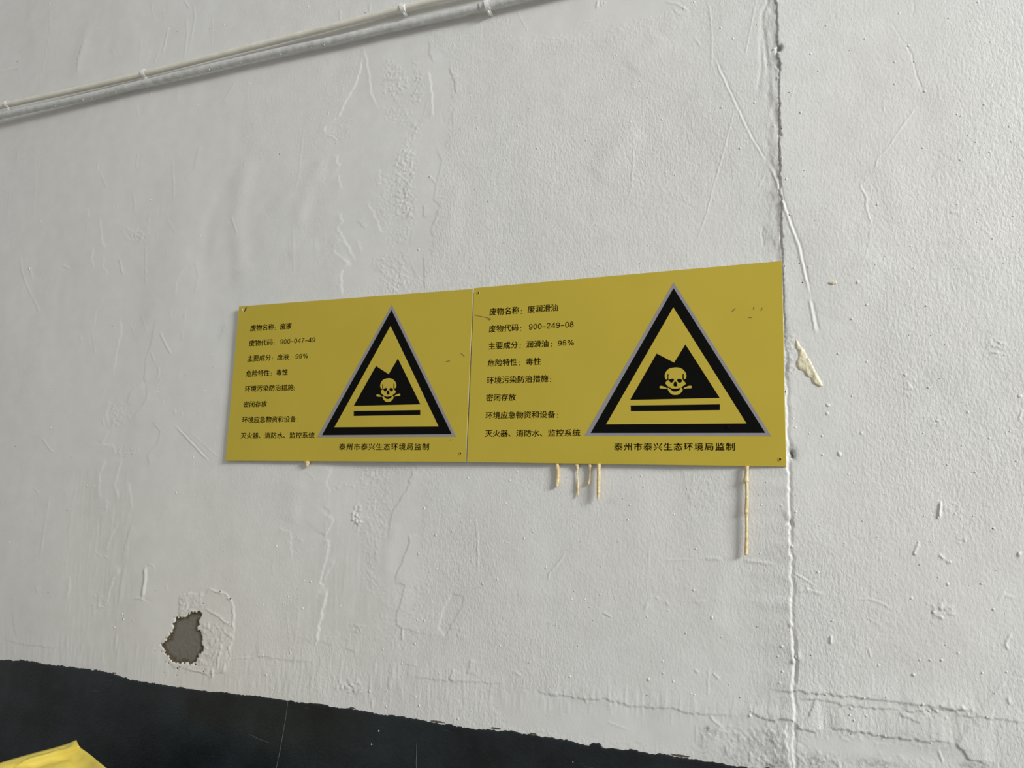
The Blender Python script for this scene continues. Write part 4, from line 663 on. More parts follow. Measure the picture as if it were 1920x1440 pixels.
# ------------------------------------------------------------------ hazard signs
YEL = (0.545, 0.421, 0.054)
def sign_yellow():
    m, nt, ns, ln, b = nodes('yellow_sign_film')
    tc = N(ns, 'ShaderNodeTexCoord')
    def nz(s, d, r): 
        n = N(ns, 'ShaderNodeTexNoise'); n.inputs['Scale'].default_value = s; n.inputs['Detail'].default_value = d; n.inputs['Roughness'].default_value = r
        ln.new(tc.outputs['Object'], n.inputs['Vector']); return n
    r = N(ns, 'ShaderNodeValToRGB'); r.color_ramp.elements[0].position = 0.3; r.color_ramp.elements[1].position = 0.7
    r.color_ramp.elements[0].color = (YEL[0] * .97, YEL[1] * .97, YEL[2] * .95, 1); r.color_ramp.elements[1].color = (YEL[0] * 1.03, YEL[1] * 1.03, YEL[2] * 1.06, 1)
    ln.new(nz(6, 3, .5).outputs['Fac'], r.inputs['Fac'])
    s = N(ns, 'ShaderNodeValToRGB'); s.color_ramp.elements[0].position = 0.69; s.color_ramp.elements[1].position = 0.78
    ln.new(nz(55, 7, .75).outputs['Fac'], s.inputs['Fac'])
    mf = N(ns, 'ShaderNodeMath', operation='MULTIPLY'); ln.new(s.outputs['Color'], mf.inputs[0]); mf.inputs[1].default_value = 0.6
    mx = N(ns, 'ShaderNodeMix', data_type='RGBA'); ln.new(mf.outputs[0], mx.inputs[0]); ln.new(r.outputs['Color'], mx.inputs[6]); mx.inputs[7].default_value = (0.22, 0.16, 0.03, 1)
    ln.new(mx.outputs[2], b.inputs['Base Color']); b.inputs['Roughness'].default_value = 0.5; b.inputs['Specular IOR Level'].default_value = 0.15
    return m
YELLOW = sign_yellow()
BLACK = simple('black_print', (0.0045, 0.0043, 0.004), 0.5, var=0.05, spec=0.06)
GREYP = simple('grey_print', (0.30, 0.285, 0.295), 0.5, var=0.04, spec=0.15)
INK = simple('black_lettering', (0.010, 0.007, 0.003), 0.6, spec=0.05)
EDGE = simple('white_board_core', (0.75, 0.74, 0.70), 0.5)
STEEL = simple('dull_steel', (0.30, 0.28, 0.24), 0.35, metal=0.8, var=0.3, scale=900)
DARK = simple('dark_hole', (0.012, 0.009, 0.006), 0.8)
SCUFF = simple('brown_scuff', (0.20, 0.145, 0.03), 0.6)

BOARD_Y = 0.0100                                   # front face of the boards in front of the wall datum
def lay(px, py, lift):
    """a point on the front face of the boards"""
    x, z = wall_at(px, py, BOARD_Y); return Vector((x, -BOARD_Y - lift, z))
def prism(name, pts, lift, mat, parent, thick=0.00025, holes=()):
    """flat print: outline (px on the board) tessellated, with a real, very small thickness"""
    P = [lay(a, b, lift) for a, b in pts]
    rings = [P] + [[lay(a, b, lift) for a, b in h] for h in holes]
    flat = [[Vector((v.x, v.z, 0)) for v in r] for r in rings]
    tris = tessellate_polygon(flat)
    allp = [v for r in rings for v in r]; n = len(allp)
    V = allp + [v + Vector((0, thick, 0)) for v in allp]
    F = [tuple(t) for t in tris] + [tuple(i + n for i in reversed(t)) for t in tris]
    o = 0
    for r in rings:
        for i in range(len(r)):
            j = (i + 1) % len(r); F.append((o + i, o + j, o + j + n, o + i + n))
        o += len(r)
    return mesh_obj(name, V, F, mat, parent)
_curve_cache = {}
GLYPH = {   # plain grotesque numerals drawn as pen strokes, height 0.72
 '0': (0.50, [[(.25 + .185 * math.sin(k * math.pi / 14), .36 + .315 * math.cos(k * math.pi / 14)) for k in range(29)]]),
 '2': (0.50, [[(.065, .50), (.075, .585), (.12, .645), (.19, .675), (.26, .675), (.34, .655), (.39, .60), (.415, .53), (.39, .445), (.33, .37), (.25, .295), (.16, .21), (.09, .12), (.065, .045), (.44, .045)]]),
 '4': (0.52, [[(.36, 0), (.36, .70), (.045, .21), (.045, .20), (.475, .20)]]),
 '5': (0.50, [[(.40, .675), (.13, .675), (.085, .345), (.15, .405), (.235, .425), (.32, .41), (.38, .36), (.415, .285), (.415, .21), (.385, .12), (.32, .06), (.235, .04), (.15, .055), (.09, .10), (.06, .18)]]),
 '7': (0.48, [[(.05, .675), (.43, .675), (.34, .54), (.27, .40), (.21, .24), (.18, .10), (.175, 0)]]),
 '8': (0.50, [[(.25 + .15 * math.sin(k * math.pi / 10), .53 + .145 * math.cos(k * math.pi / 10)) for k in range(21)], [(.25 + .185 * math.sin(k * math.pi / 10), .21 + .17 * math.cos(k * math.pi / 10)) for k in range(21)]]),
 '9': (0.50, [[(.25 + .175 * math.sin(k * math.pi / 10), .48 + .195 * math.cos(k * math.pi / 10)) for k in range(21)], [(.425, .48), (.43, .36), (.41, .22), (.37, .12), (.31, .06), (.235, .04), (.15, .06), (.10, .11), (.08, .17)]]),
 '−': (0.46, [[(.03, .275), (.43, .275)]]),
 '%': (0.86, [[(.20 + .115 * math.sin(k * math.pi / 8), .53 + .15 * math.cos(k * math.pi / 8)) for k in range(17)], [(.65 + .115 * math.sin(k * math.pi / 8), .18 + .15 * math.cos(k * math.pi / 8)) for k in range(17)], [(.60, .71), (.25, 0)]])}
def stroke_text(text, w=0.041):
    V, F = [], []; x = 0.0
    for ch in text:
        adv, strokes = GLYPH[ch]
        for st in strokes:
            for (ax, ay), (bx, by) in zip(st, st[1:]):
                d = math.hypot(bx - ax, by - ay) + 1e-9; nx, ny = -(by - ay) / d * w, (bx - ax) / d * w; b0 = len(V)
                V += [(x + ax + nx, ay + ny, 0), (x + ax - nx, ay - ny, 0), (x + bx - nx, by - ny, 0), (x + bx + nx, by + ny, 0)]; F.append((b0, b0 + 1, b0 + 2, b0 + 3))
            for (ax, ay) in st[1:-1]:
                b0 = len(V); V += [(x + ax + w * math.cos(k * math.pi / 4), ay + w * math.sin(k * math.pi / 4), 0) for k in range(8)]; F.append(tuple(range(b0, b0 + 8)))
        x += adv + 0.055
    me = bpy.data.meshes.new('lettering'); me.from_pydata(V, [], F); me.update()
    return me, np.array(V, float)
def font_text(text, spread):
    """printed characters, thickened by overlaying four slightly shifted copies"""
    cu = bpy.data.curves.new('lettering', 'FONT'); cu.body = text; cu.size = 1.0; cu.resolution_u = 3; cu.space_character = spread
    ob = bpy.data.objects.new('tmp_text', cu); C.objects.link(ob)
    dg = bpy.context.evaluated_depsgraph_get(); dg.update()
    src = bpy.data.meshes.new_from_object(ob.evaluated_get(dg))
    bpy.data.objects.remove(ob); bpy.data.curves.remove(cu)
    co = np.empty(len(src.vertices) * 3); src.vertices.foreach_get('co', co); co = co.reshape(-1, 3)
    fs = [tuple(p.vertices) for p in src.polygons]; n = len(co); V, F = [], []
    d = 0.0 if len(text) == 1 and text == '：' else 0.011
    for (a_, b_) in ((d, 0), (-d, 0), (0, d * .6), (0, -d * .6)):
        F += [tuple(i + len(V) for i in f) for f in fs]; V += [(p[0] + a_, p[1] + b_, 0) for p in co]
    bpy.data.meshes.remove(src); me = bpy.data.meshes.new('lettering'); me.from_pydata(V, [], F); me.update()
    return me, np.array(V, float)
def lettering(text, x0, yt, yb, x1, parent, spread=1.0):
    """one printed run; x0..x1 and the top and bottom at its left end are positions on the board"""
    if text[0] in '09': me, co = stroke_text(text)
    else: me, co = font_text(text, 1.16 if len(text) == 12 and text[0] == '泰' else 1.0)
    mn, mx_ = co.min(0), co.max(0)
    ta, _ = wall_at(x0, (yt + yb) / 2, BOARD_Y), 0
    _, zt = wall_at(x0, yt, BOARD_Y); _, zb = wall_at(x0, yb, BOARD_Y)
    xa = wall_at(x0, (yt + yb) / 2, BOARD_Y)[0]; zc = (zt + zb) / 2
    # right end: find x on the same height
    xb = xa; 
    for _k in range(3):
        yy = project_y(x1, zc); xb = wall_at(x1, yy, BOARD_Y)[0]
    u = (co[:, 0] - mn[0]) / (mx_[0] - mn[0]); v = (co[:, 1] - mn[1]) / (mx_[1] - mn[1])
    out = np.empty_like(co); out[:, 0] = xa + u * (xb - xa); out[:, 2] = zb + v * (zt - zb); out[:, 1] = -BOARD_Y - 0.0003
    me.vertices.foreach_set('co', out.ravel()); me.update(); me.name = 'lettering'
    me.materials.clear(); me.materials.append(INK)
    o = bpy.data.objects.new('lettering', me); C.objects.link(o); o.parent = parent
    return o
def project_y(px, z):
    """pixel row where the board height z is seen at pixel column px"""
    lo_, hi_ = -200.0, 1700.0
    for _ in range(40):
        mid = (lo_ + hi_) / 2
        if wall_at(px, mid, BOARD_Y)[1] > z: lo_ = mid
        else: hi_ = mid
    return mid

def ell(cx, cy, rx, ry, n=24, a0=0, a1=2 * math.pi):
    return [(cx + rx * math.cos(a0 + (a1 - a0) * i / n), cy + ry * math.sin(a0 + (a1 - a0) * i / n)) for i in range(n)]
def smooth_closed(pts, n=4):
    out = []; L = len(pts)
    for i in range(L):
        p0, p1, p2, p3 = (pts[(i + k - 1) % L] for k in range(4))
        for j in range(n):
            t = j / n
            out.append(tuple(0.5 * (2 * p1[c] + (p2[c] - p0[c]) * t + (2 * p0[c] - 5 * p1[c] + 4 * p2[c] - p3[c]) * t * t + (3 * p1[c] - p0[c] - 3 * p2[c] + p3[c]) * t ** 3) for c in (0, 1)))
    return out
SK = dict(
    skull=[(600, 655), (560, 590), (545, 520), (560, 430), (610, 330), (700, 245), (820, 203), (980, 185), (1100, 198), (1210, 240), (1310, 330), (1368, 430), (1382, 520), (1368, 595), (1315, 645), (1285, 615),
           (1278, 540), (1280, 448), (1258, 432), (1236, 448), (1232, 560), (1238, 655), (1300, 730), (1355, 800), (1330, 850), (1180, 950), (1110, 985), (1040, 1000), (940, 1006), (850, 1003), (790, 985), (720, 945),
           (640, 890), (595, 835), (577, 800), (595, 745), (640, 690), (690, 682), (705, 668), (692, 640), (685, 560), (695, 458), (672, 446), (650, 458), (645, 560), (643, 640)],
    jaw=[(655, 985), (690, 975), (740, 1010), (800, 1065), (860, 1107), (940, 1118), (1020, 1108), (1100, 1072), (1150, 1015), (1160, 965), (1195, 965), (1225, 1005), (1237, 1050), (1222, 1100), (1150, 1180), (1060, 1235), (950, 1248), (840, 1235), (740, 1160), (685, 1080)],
    bone_a=[(345, 940), (365, 905), (420, 898), (520, 925), (590, 960), (632, 988), (628, 1005), (500, 1003), (365, 990)],
    bone_b=[(1275, 1000), (1300, 968), (1400, 925), (1520, 888), (1572, 905), (1588, 945), (1560, 988), (1430, 992), (1300, 1010)],
    eye_a=[(700, 662), (740, 648), (790, 628), (860, 618), (902, 640), (900, 690), (850, 755), (795, 780), (750, 740)],
    eye_b=[(1033, 650), (1060, 632), (1110, 626), (1180, 642), (1215, 690), (1200, 745), (1150, 775), (1110, 778), (1060, 750), (1033, 700)],
    nose=[(905, 765), (945, 738), (995, 750), (1020, 820), (1028, 895), (1000, 915), (955, 922), (905, 905), (888, 880), (893, 820)])
def warning_sign(corners, lines, tri, symbol, skull_map, label, nails, extra):
    P = [wall_at(px, py, BOARD_Y) for px, py in corners]
    root = empty('warning_sign', (sum(p[0] for p in P) / 4, 0, P[2][1])); bpy.context.view_layer.update()
    made = []
    # board: front film on a 3 mm board, small round over at the edge
    V, F = [], []
    for (y, ins) in ((-BOARD_Y + 0.003, 0), (-BOARD_Y + 0.0004, 0), (-BOARD_Y, 0.0004)):
        cx = sum(p[0] for p in P) / 4; cz = sum(p[1] for p in P) / 4
        for p in P: V.append((p[0] - math.copysign(ins, p[0] - cx), y, p[1] - math.copysign(ins, p[1] - cz)))
    F = [(0, 1, 2, 3), (8, 9, 10, 11)]
    for q in (0, 4):
        for i in range(4): j = (i + 1) % 4; F.append((q + i, q + j, q + j + 4, q + i + 4))
    bd = mesh_obj('board', V, F, YELLOW, None); made.append(bd)
    bd.data.materials.append(EDGE)
    for pl in bd.data.polygons:
        if len([v for v in pl.vertices if v < 8]) == 4: pl.material_index = 1
    for (nm, key, lift, mat) in (('grey_border', 'grey', 0.0002, GREYP), ('black_triangle', 'black', 0.0004, BLACK), ('yellow_field', 'yellow', 0.0006, YELLOW)):
        made.append(prism(nm, tri[key], lift, mat, None))
    made.append(prism('mountain_symbol', symbol['mountain'], 0.0008, BLACK, None)); made.append(prism('underline_bar', symbol['bar'], 0.0008, BLACK, None))
    f = skull_map
    sk = prism('skull', [f(*p) for p in smooth_closed(SK['skull'], 3)], 0.0010, YELLOW, None); made.append(sk)
    subs = [prism('jaw', [f(*p) for p in smooth_closed(SK['jaw'], 3)], 0.0010, YELLOW, None),
            prism('crossbone', [f(*p) for p in smooth_closed(SK['bone_a'], 3)], 0.0010, YELLOW, None),
            prism('crossbone', [f(*p) for p in smooth_closed(SK['bone_b'], 3)], 0.0010, YELLOW, None),
            prism('eye_socket', [f(*p) for p in smooth_closed(SK['eye_a'], 3)], 0.0012, BLACK, None),
            prism('eye_socket', [f(*p) for p in smooth_closed(SK['eye_b'], 3)], 0.0012, BLACK, None),
            prism('nose_cavity', [f(*p) for p in smooth_closed(SK['nose'], 3)], 0.0012, BLACK, None)]
    for s_ in subs: s_.parent = sk
    for ln_ in lines: made.append(lettering(*ln_, None))
    for (px, py, r, kind) in nails:
        c = lay(px, py, 0)
        if kind == 'nail':
            V = []; n = 12
            for (k, h) in ((1, 0.0), (1, 0.0007), (0.7, 0.0014)):
                V += [(c.x + r * k * math.cos(2 * math.pi * i / n), c.y - h, c.z + r * k * math.sin(2 * math.pi * i / n)) for i in range(n)]
            V.append((c.x, c.y - 0.0016, c.z)); F = []
            for q in range(2):
                for i in range(n): j = (i + 1) % n; F.append((q * n + i, q * n + j, (q + 1) * n + j, (q + 1) * n + i))
            F += [(2 * n + i, 2 * n + (i + 1) % n, 3 * n) for i in range(n)]
            made.append(mesh_obj('nail', V, F, STEEL, None, True))
        else:   # torn hole with a curled lip
            V = []; n = 14
            for (k, h) in ((1.5, 0.0), (1.15, 0.0010), (0.8, 0.0002)):
                V += [(c.x + r * k * math.cos(2 * math.pi * i / n) * (1 + .15 * math.sin(3 * i)), c.y - h, c.z + r * k * 1.1 * math.sin(2 * math.pi * i / n)) for i in range(n)]
            F = []
            for q in range(2):
                for i in range(n): j = (i + 1) % n; F.append((q * n + i, q * n + j, (q + 1) * n + j, (q + 1) * n + i))
            rim = mesh_obj('nail_hole', V, F, YELLOW, None, True); made.append(rim)
            V = [(c.x + r * .9 * math.cos(2 * math.pi * i / n), c.y - 0.0003, c.z + r * .95 * math.sin(2 * math.pi * i / n)) for i in range(n)] + [(c.x, c.y - 0.0001, c.z)]
            pit = mesh_obj('hole_pit', V, [(i, (i + 1) % n, n) for i in range(n)], DARK, None); pit.parent = rim
    for (nm, pts, mat, lift) in extra: made.append(prism(nm, pts, lift, mat, None))
    for o in made:
        o.parent = root; o.matrix_parent_inverse = root.matrix_world.inverted()
    return tag(root, label, 'sign', 'yellow hazardous waste signs')

def Q(pts, ox, oy, s): return [(ox + a / s, oy + b / s) for a, b in pts]
def R(t, ox, oy, s, x0, yt, yb, x1): return (t, ox + x0 / s, oy + yt / s, oy + yb / s, ox + x1 / s)
# right sign
ox, oy, s = 870, 520, 4.0
LR = [R('废物名称', ox, oy, s, 192, 233, 288, 414), R('：', ox, oy, s, 428, 246, 275, 436), R('废润滑油', ox, oy, s, 478, 214, 268, 706),
      R('废物代码', ox, oy, s, 188, 362, 415, 409), R('：', ox, oy, s, 423, 374, 401, 431), R('900−249−08', ox, oy, s, 488, 350, 393, 823),
      R('主要成分', ox, oy, s, 184, 489, 543, 405), R('：', ox, oy, s, 418, 503, 530, 426), R('润滑油', ox, oy, s, 468, 478, 530, 634), R('：', ox, oy, s, 654, 491, 519, 662), R('95%', ox, oy, s, 706, 474, 515, 825),
      R('危险特性', ox, oy, s, 178, 616, 670, 401), R('：', ox, oy, s, 414, 632, 660, 422), R('毒性', ox, oy, s, 465, 606, 660, 578),
      R('环境污染防治措施', ox, oy, s, 172, 746, 800, 633), R('：', ox, oy, s, 646, 757, 785, 654),
      R('密闭存放', ox, oy, s, 167, 877, 930, 390), R('环境应急物资和设备', ox, oy, s, 162, 1009, 1062, 685), R('：', ox, oy, s, 700, 1024, 1052, 708),
      R('灭火器、消防水、监控系统', ox, oy, s, 160, 1145, 1197, 872)]
ox, oy, s = 1090, 480, 3.5125
LR.append(R('泰州市泰兴生态环境局监制', ox, oy, s, 217, 1231, 1281, 1012))
triR = dict(grey=Q([(608, 173), (20, 1185), (1252, 1187)], ox, oy, s), black=Q([(608, 212), (62, 1166), (1212, 1165)], ox, oy, s), yellow=Q([(606, 338), (163, 1110), (1088, 1103)], ox, oy, s))
symR = dict(mountain=Q([(322, 948), (497, 643), (612, 703), (686, 583), (912, 935)], ox, oy, s), bar=Q([(326, 985), (913, 977), (913, 1015), (327, 1022)], ox, oy, s))
skR = lambda a, b: (1220 + a / 20.57, 680 + b / 20.57)
# left sign
ox, oy, s = 410, 540, 4.236
LL = [R('废物名称', ox, oy, s, 253, 296, 345, 440), R('：', ox, oy, s, 447, 310, 332, 454), R('废液', ox, oy, s, 489, 283, 331, 580),
      R('废物代码', ox, oy, s, 242, 416, 465, 430), R('：', ox, oy, s, 437, 430, 452, 444), R('900−047−49', ox, oy, s, 491, 407, 446, 767),
      R('主要成分', ox, oy, s, 230, 537, 586, 416), R('：', ox, oy, s, 424, 553, 575, 431), R('废液', ox, oy, s, 466, 527, 574, 560), R('：', ox, oy, s, 571, 543, 566, 578), R('99%', ox, oy, s, 612, 525, 563, 710),
      R('危险特性', ox, oy, s, 219, 656, 706, 404), R('：', ox, oy, s, 415, 672, 694, 421), R('毒性', ox, oy, s, 457, 647, 695, 550),
      R('环境污染防治措施', ox, oy, s, 209, 777, 825, 596), R('：', ox, oy, s, 598, 790, 812, 605),
      R('密闭存放', ox, oy, s, 198, 900, 948, 384), R('环境应急物资和设备', ox, oy, s, 188, 1022, 1071, 615), R('：', ox, oy, s, 627, 1036, 1060, 634),
      R('灭火器、消防水、监控系统', ox, oy, s, 176, 1149, 1196, 762)]
ox, oy, s = 590, 560, 4.5
LL.append(R('泰州市泰兴生态环境局监制', ox, oy, s, 207, 1221, 1278, 965))
triL = dict(grey=Q([(652, 50), (20, 1170), (1195, 1165)], ox, oy, s), black=Q([(649, 96), (63, 1152), (1157, 1143)], ox, oy, s), yellow=Q([(641, 230), (168, 1085), (1046, 1079)], ox, oy, s))
symL = dict(mountain=Q([(331, 905), (519, 569), (626, 638), (704, 506), (893, 892)], ox, oy, s), bar=Q([(332, 948), (892, 940), (892, 981), (332, 990)], ox, oy, s))
# left skull spans x 523..724, y 672..872 in its crop; right 345..1588, 185..1245
skL = lambda a, b: (590 + (523 + (a - 345) * (724 - 523) / (1588 - 345) - 0) / 4.5, 560 + (672 + (b - 185) * (872 - 672) / (1248 - 185) - (a - 960) * 0.004) / 4.5)
signL = warning_sign([(448, 574.5), (887, 541.5), (873.3, 866.3), (422.5, 864)], LL, triL, symL, skL,
    'left yellow hazard sign, the one with the shorter code ending 47-49 and smaller in view',
    [(863.2, 850, 0.0022, 'hole')],
    [('torn_corner', Q([(205, 182), (213, 160), (226, 150), (219, 168), (208, 187), (200, 186)], 410, 540, 4.236), DARK, 0.0003),
     ('torn_flap', Q([(190, 184), (186, 170), (192, 160), (198, 176), (199, 186)], 410, 540, 4.236), EDGE, 0.0009)] +
    [('scuff', Q([(1104, 533), (1120, 525), (1142, 522), (1142, 527), (1122, 531), (1106, 537)], 590, 560, 4.5), SCUFF, 0.0003),
     ('scuff', Q([(1235, 460), (1254, 472), (1266, 488), (1262, 490), (1250, 477), (1234, 465)], 590, 560, 4.5), SCUFF, 0.0003),
     ('scuff', Q([(1140, 1190), (1158, 1187), (1152, 1193), (1142, 1195)], 590, 560, 4.5), SCUFF, 0.0003)])
signR = warning_sign([(888.8, 540), (1466.3, 489), (1474.0, 875), (875.2, 866.4)], LR, triR, symR, skR,
    'right yellow hazard sign, the larger in view, with the code ending 249-08',
    [(897.0, 549.2, 0.0022, 'hole'), (1462.5, 861.2, 0.0022, 'hole'), (1364, 800.5, 0.0038, 'nail')],
    [('scuff', Q([(78, 280), (120, 290), (165, 298), (198, 308), (196, 313), (160, 302), (118, 294), (78, 284)], 870, 520, 4), SCUFF, 0.0003),
     ('scuff', Q([(178, 316), (206, 315), (196, 321), (180, 321)], 870, 520, 4), SCUFF, 0.0003),
     ('scuff', Q([(990, 367), (1003, 350), (1018, 345), (1010, 353), (998, 368)], 1090, 480, 3.5125), SCUFF, 0.0003),
     ('scuff', Q([(1100, 402), (1122, 405), (1120, 409), (1100, 406)], 1090, 480, 3.5125), SCUFF, 0.0003),
     ('scuff', Q([(1133, 336), (1139, 335), (1137, 352), (1133, 352)], 1090, 480, 3.5125), SCUFF, 0.0003),
     ('scuff', Q([(1182, 360), (1192, 338), (1194, 342), (1186, 362)], 1090, 480, 3.5125), SCUFF, 0.0003)])
bpy.data.objects['nail'].data.materials.clear(); bpy.data.objects['nail'].data.materials.append(BLACK)

# ------------------------------------------------------------------ tubes: conduits, straps, dried glue
def tube(name, pts, radii, mat, parent=None, n=16, wob=0.0, squash=1.0):
    V, F = [], []
    for i, p in enumerate(pts):
        p = Vector(p); t = (Vector(pts[min(i + 1, len(pts) - 1)]) - Vector(pts[max(i - 1, 0)])).normalized()
        a_ = Vector((0, -1, 0)); a_ = (a_ - t * a_.dot(t)).normalized(); b_ = t.cross(a_)
        r = radii[i] if hasattr(radii, '__len__') else radii
        for k in range(n):
            th = 2 * math.pi * k / n; rr = r * (1 + wob * random.uniform(-1, 1))
            V.append(p + a_ * rr * squash * math.cos(th) + b_ * rr * math.sin(th))
    for i in range(len(pts) - 1):
        for k in range(n): F.append((i * n + k, i * n + (k + 1) % n, (i + 1) * n + (k + 1) % n, (i + 1) * n + k))
    F.append(tuple(range(n))); F.append(tuple((len(pts) - 1) * n + k for k in range(n)))
    return mesh_obj(name, V, F, mat, parent, True)
def resample(pts, stepm):
    P = [Vector(p) for p in pts]; out = [P[0]]
    for a_, b_ in zip(P, P[1:]):
        n = max(1, int((b_ - a_).length / stepm))
        out += [a_.lerp(b_, (i + 1) / n) for i in range(n)]
    return out
def spline(pts, n=8):
    P = [Vector(p) for p in pts]; P = [P[0] * 2 - P[1]] + P + [P[-1] * 2 - P[-2]]; out = []
    for i in range(1, len(P) - 2):
        for j in range(n):
            t = j / n
            out.append(0.5 * (2 * P[i] + (P[i + 1] - P[i - 1]) * t + (2 * P[i - 1] - 5 * P[i] + 4 * P[i + 1] - P[i + 2]) * t * t + (3 * P[i] - P[i - 1] - 3 * P[i + 1] + P[i + 2]) * t ** 3))
    return out + [P[-2]]
CON_A = simple('painted_conduit', (0.78, 0.75, 0.66), 0.45, var=0.08, scale=30, bump=0.0004, bscale=160)
DROPM = simple('grey_white_paint_drop', (0.66, 0.66, 0.64), 0.4)
CON_B = simple('overpainted_steel_conduit', (0.63, 0.635, 0.62), 0.42, metal=0.0, var=0.14, scale=60, bump=0.0006, bscale=210)
STRAPM = simple('glossy_white_paint', (0.90, 0.90, 0.87), 0.2, bump=0.0006, bscale=200, spec=0.7)

def conduit(name, pix, r, off, mat, label, wob):
    pts = [wxyz(px, py, off + 0.009 * max(0, 1 - px / 650)) for px, py in pix]
    d0 = (pts[0] - pts[1]).normalized(); d1 = (pts[-1] - pts[-2]).normalized()
    pts = [pts[0] + d0 * 1.0] + pts + [pts[-1] + d1 * 0.9]
    path = []
    for p in resample(spline(pts), 0.006):
        path.append(p.copy())
    o = tube(name, path, [r * (1 + wob * random.uniform(-1, 1)) for _ in path], mat, None, 20, wob * 0.5)
    return tag(o, label, 'pipe', 'conduits crossing the upper wall'), path
ca, pa = conduit('conduit', [(0, 199.5), (140, 169), (271, 138.5), (480, 86), (620, 51), (755, 16), (822, 0)], 0.0078, 0.0125, CON_A,
                 'upper thin beige-painted conduit crossing the wall towards the top', 0.012)
cb, pb = conduit('conduit', [(0, 217), (140, 187), (271, 156), (480, 107), (620, 77), (755, 47), (915, 11), (960, 0)], 0.0094, 0.0135, CON_B,
                 'lower thicker grey conduit with lumpy paint along its underside', 0.020)
# paint runs along the underside of the lower conduit
V, F = [], []
for i in range(42):
    px = random.uniform(0, 960)
    p = min(pb, key=lambda q: abs(q.x - wall_at(px, 200 - px * .21, -q.y)[0])); r = random.uniform(0.0006, 0.0014)
    c = Vector((p.x + random.uniform(-.004, .004), p.y - 0.004 * random.uniform(0, 1.4), p.z - 0.0090 - random.uniform(-.0006, .0008)))
    base = len(V)
    for (k, h) in ((0.7, 0.9), (1, 0), (0.6, -1.0)):
        V += [(c.x + r * k * math.cos(j * math.pi / 3), c.y + r * k * math.sin(j * math.pi / 3), c.z + r * h) for j in range(6)]
    V.append((c.x, c.y, c.z - r * 1.5))
    for q in range(2):
        for j in range(6): F.append((base + q * 6 + j, base + q * 6 + (j + 1) % 6, base + (q + 1) * 6 + (j + 1) % 6, base + (q + 1) * 6 + j))
    for j in range(6): F.append((base + 12 + j, base + 12 + (j + 1) % 6, base + 18))
pd = mesh_obj('paint_drops', V, F, DROPM, cb, True); pd['kind'] = 'stuff'

def clip(px, py, path, r, off, label, lean, parent):
    """white saddle strap bent over the conduit, with its nail"""
    c = min(path, key=lambda q: abs(q.x - wall_at(px, py, -q.y)[0]))
    root = empty('conduit_clip', c); bpy.context.view_layer.update()
    rr = r + 0.0014; pts = []
    for i in range(15):
        th = math.radians(-100 + 200 * i / 14)
        pts.append(Vector((c.x + lean * math.sin(th) * 0.6, c.y - rr * math.cos(th), c.z + rr * 1.12 * math.sin(th))))
    wl = -c.y - height_at(c.x, c.z) - 0.001
    pts = [pts[0] + Vector((lean * .2, wl, -0.002))] + pts + [pts[-1] + Vector((lean * .2, wl, 0.002))]
    V, F = [], []; w = 0.0048
    for i, p in enumerate(pts):
        t = (pts[min(i + 1, len(pts) - 1)] - pts[max(i - 1, 0)]).normalized(); n = (p - c); n.x = 0; n.normalize()
        for (a_, h) in ((-w, -.0002), (-w, .0010), (w, .0010), (w, -.0002)):
            V.append(p + Vector((a_ * random.uniform(.93, 1.07), 0, 0)) + n * h)
    m_ = len(pts)
    for i in range(m_ - 1):
        for k in range(4): F.append((i * 4 + k, i * 4 + (k + 1) % 4, (i + 1) * 4 + (k + 1) % 4, (i + 1) * 4 + k))
    F += [(0, 1, 2, 3), tuple(4 * (m_ - 1) + k for k in range(4))]
    st = mesh_obj('strap', V, F, STRAPM, None)
    q = Vector((c.x - lean * .65, c.y - 0.004, c.z - rr * 1.12 - 0.0030))
    nl = tube('nail', [q + Vector((-.0006, wl + 0.004, 0)), q + Vector((0, 0.002, 0)), q, q + Vector((0, -0.0016, 0))], [0.0012, 0.0014, 0.0030, 0.0026], STRAPM, None, 8, 0.08)
    for o in (st, nl): o.parent = root; o.matrix_parent_inverse = root.matrix_world.inverted()
    return tag(root, label, 'clip', 'white clips on the conduits')
clip(15, 196, pa, 0.0078, 0.0125, 'white clip on the upper conduit at the far left edge of the photo', -0.006, None)
clip(270, 139, pa, 0.0078, 0.0125, 'white clip on the upper conduit, second from the left', -0.006, None)
clip(757, 16, pa, 0.0078, 0.0125, 'white clip on the upper conduit near the top edge of the photo', -0.004, None)
clip(915, 11, pb, 0.0094, 0.0135, 'white clip on the lower grey conduit, rightmost of the clips', -0.004, None)

# dried adhesive
m, nt, ns, ln, b = nodes('dried_adhesive')
b.inputs['Roughness'].default_value = 0.33; b.inputs['Specular IOR Level'].default_value = 0.6
b.inputs['Subsurface Weight'].default_value = 0.15; b.inputs['Subsurface Radius'].default_value = (0.004, 0.003, 0.001); b.inputs['Subsurface Scale'].default_value = 0.5
tc = N(ns, 'ShaderNodeTexCoord'); n1 = N(ns, 'ShaderNodeTexNoise'); n1.inputs['Scale'].default_value = 170; n1.inputs['Detail'].default_value = 4; ln.new(tc.outputs['Object'], n1.inputs['Vector'])
r1 = N(ns, 'ShaderNodeValToRGB'); r1.color_ramp.elements[0].position = 0.33; r1.color_ramp.elements[1].position = 0.62
r1.color_ramp.elements[0].color = (0.66, 0.47, 0.21, 1); r1.color_ramp.elements[1].color = (0.80, 0.70, 0.44, 1)
ln.new(n1.outputs['Fac'], r1.inputs['Fac']); ln.new(r1.outputs['Color'], b.inputs['Base Color'])
bp = N(ns, 'ShaderNodeBump'); bp.inputs['Distance'].default_value = 0.0006; bp.inputs['Strength'].default_value = 1; n2 = N(ns, 'ShaderNodeTexNoise'); n2.inputs['Scale'].default_value = 420; ln.new(tc.outputs['Object'], n2.inputs['Vector'])
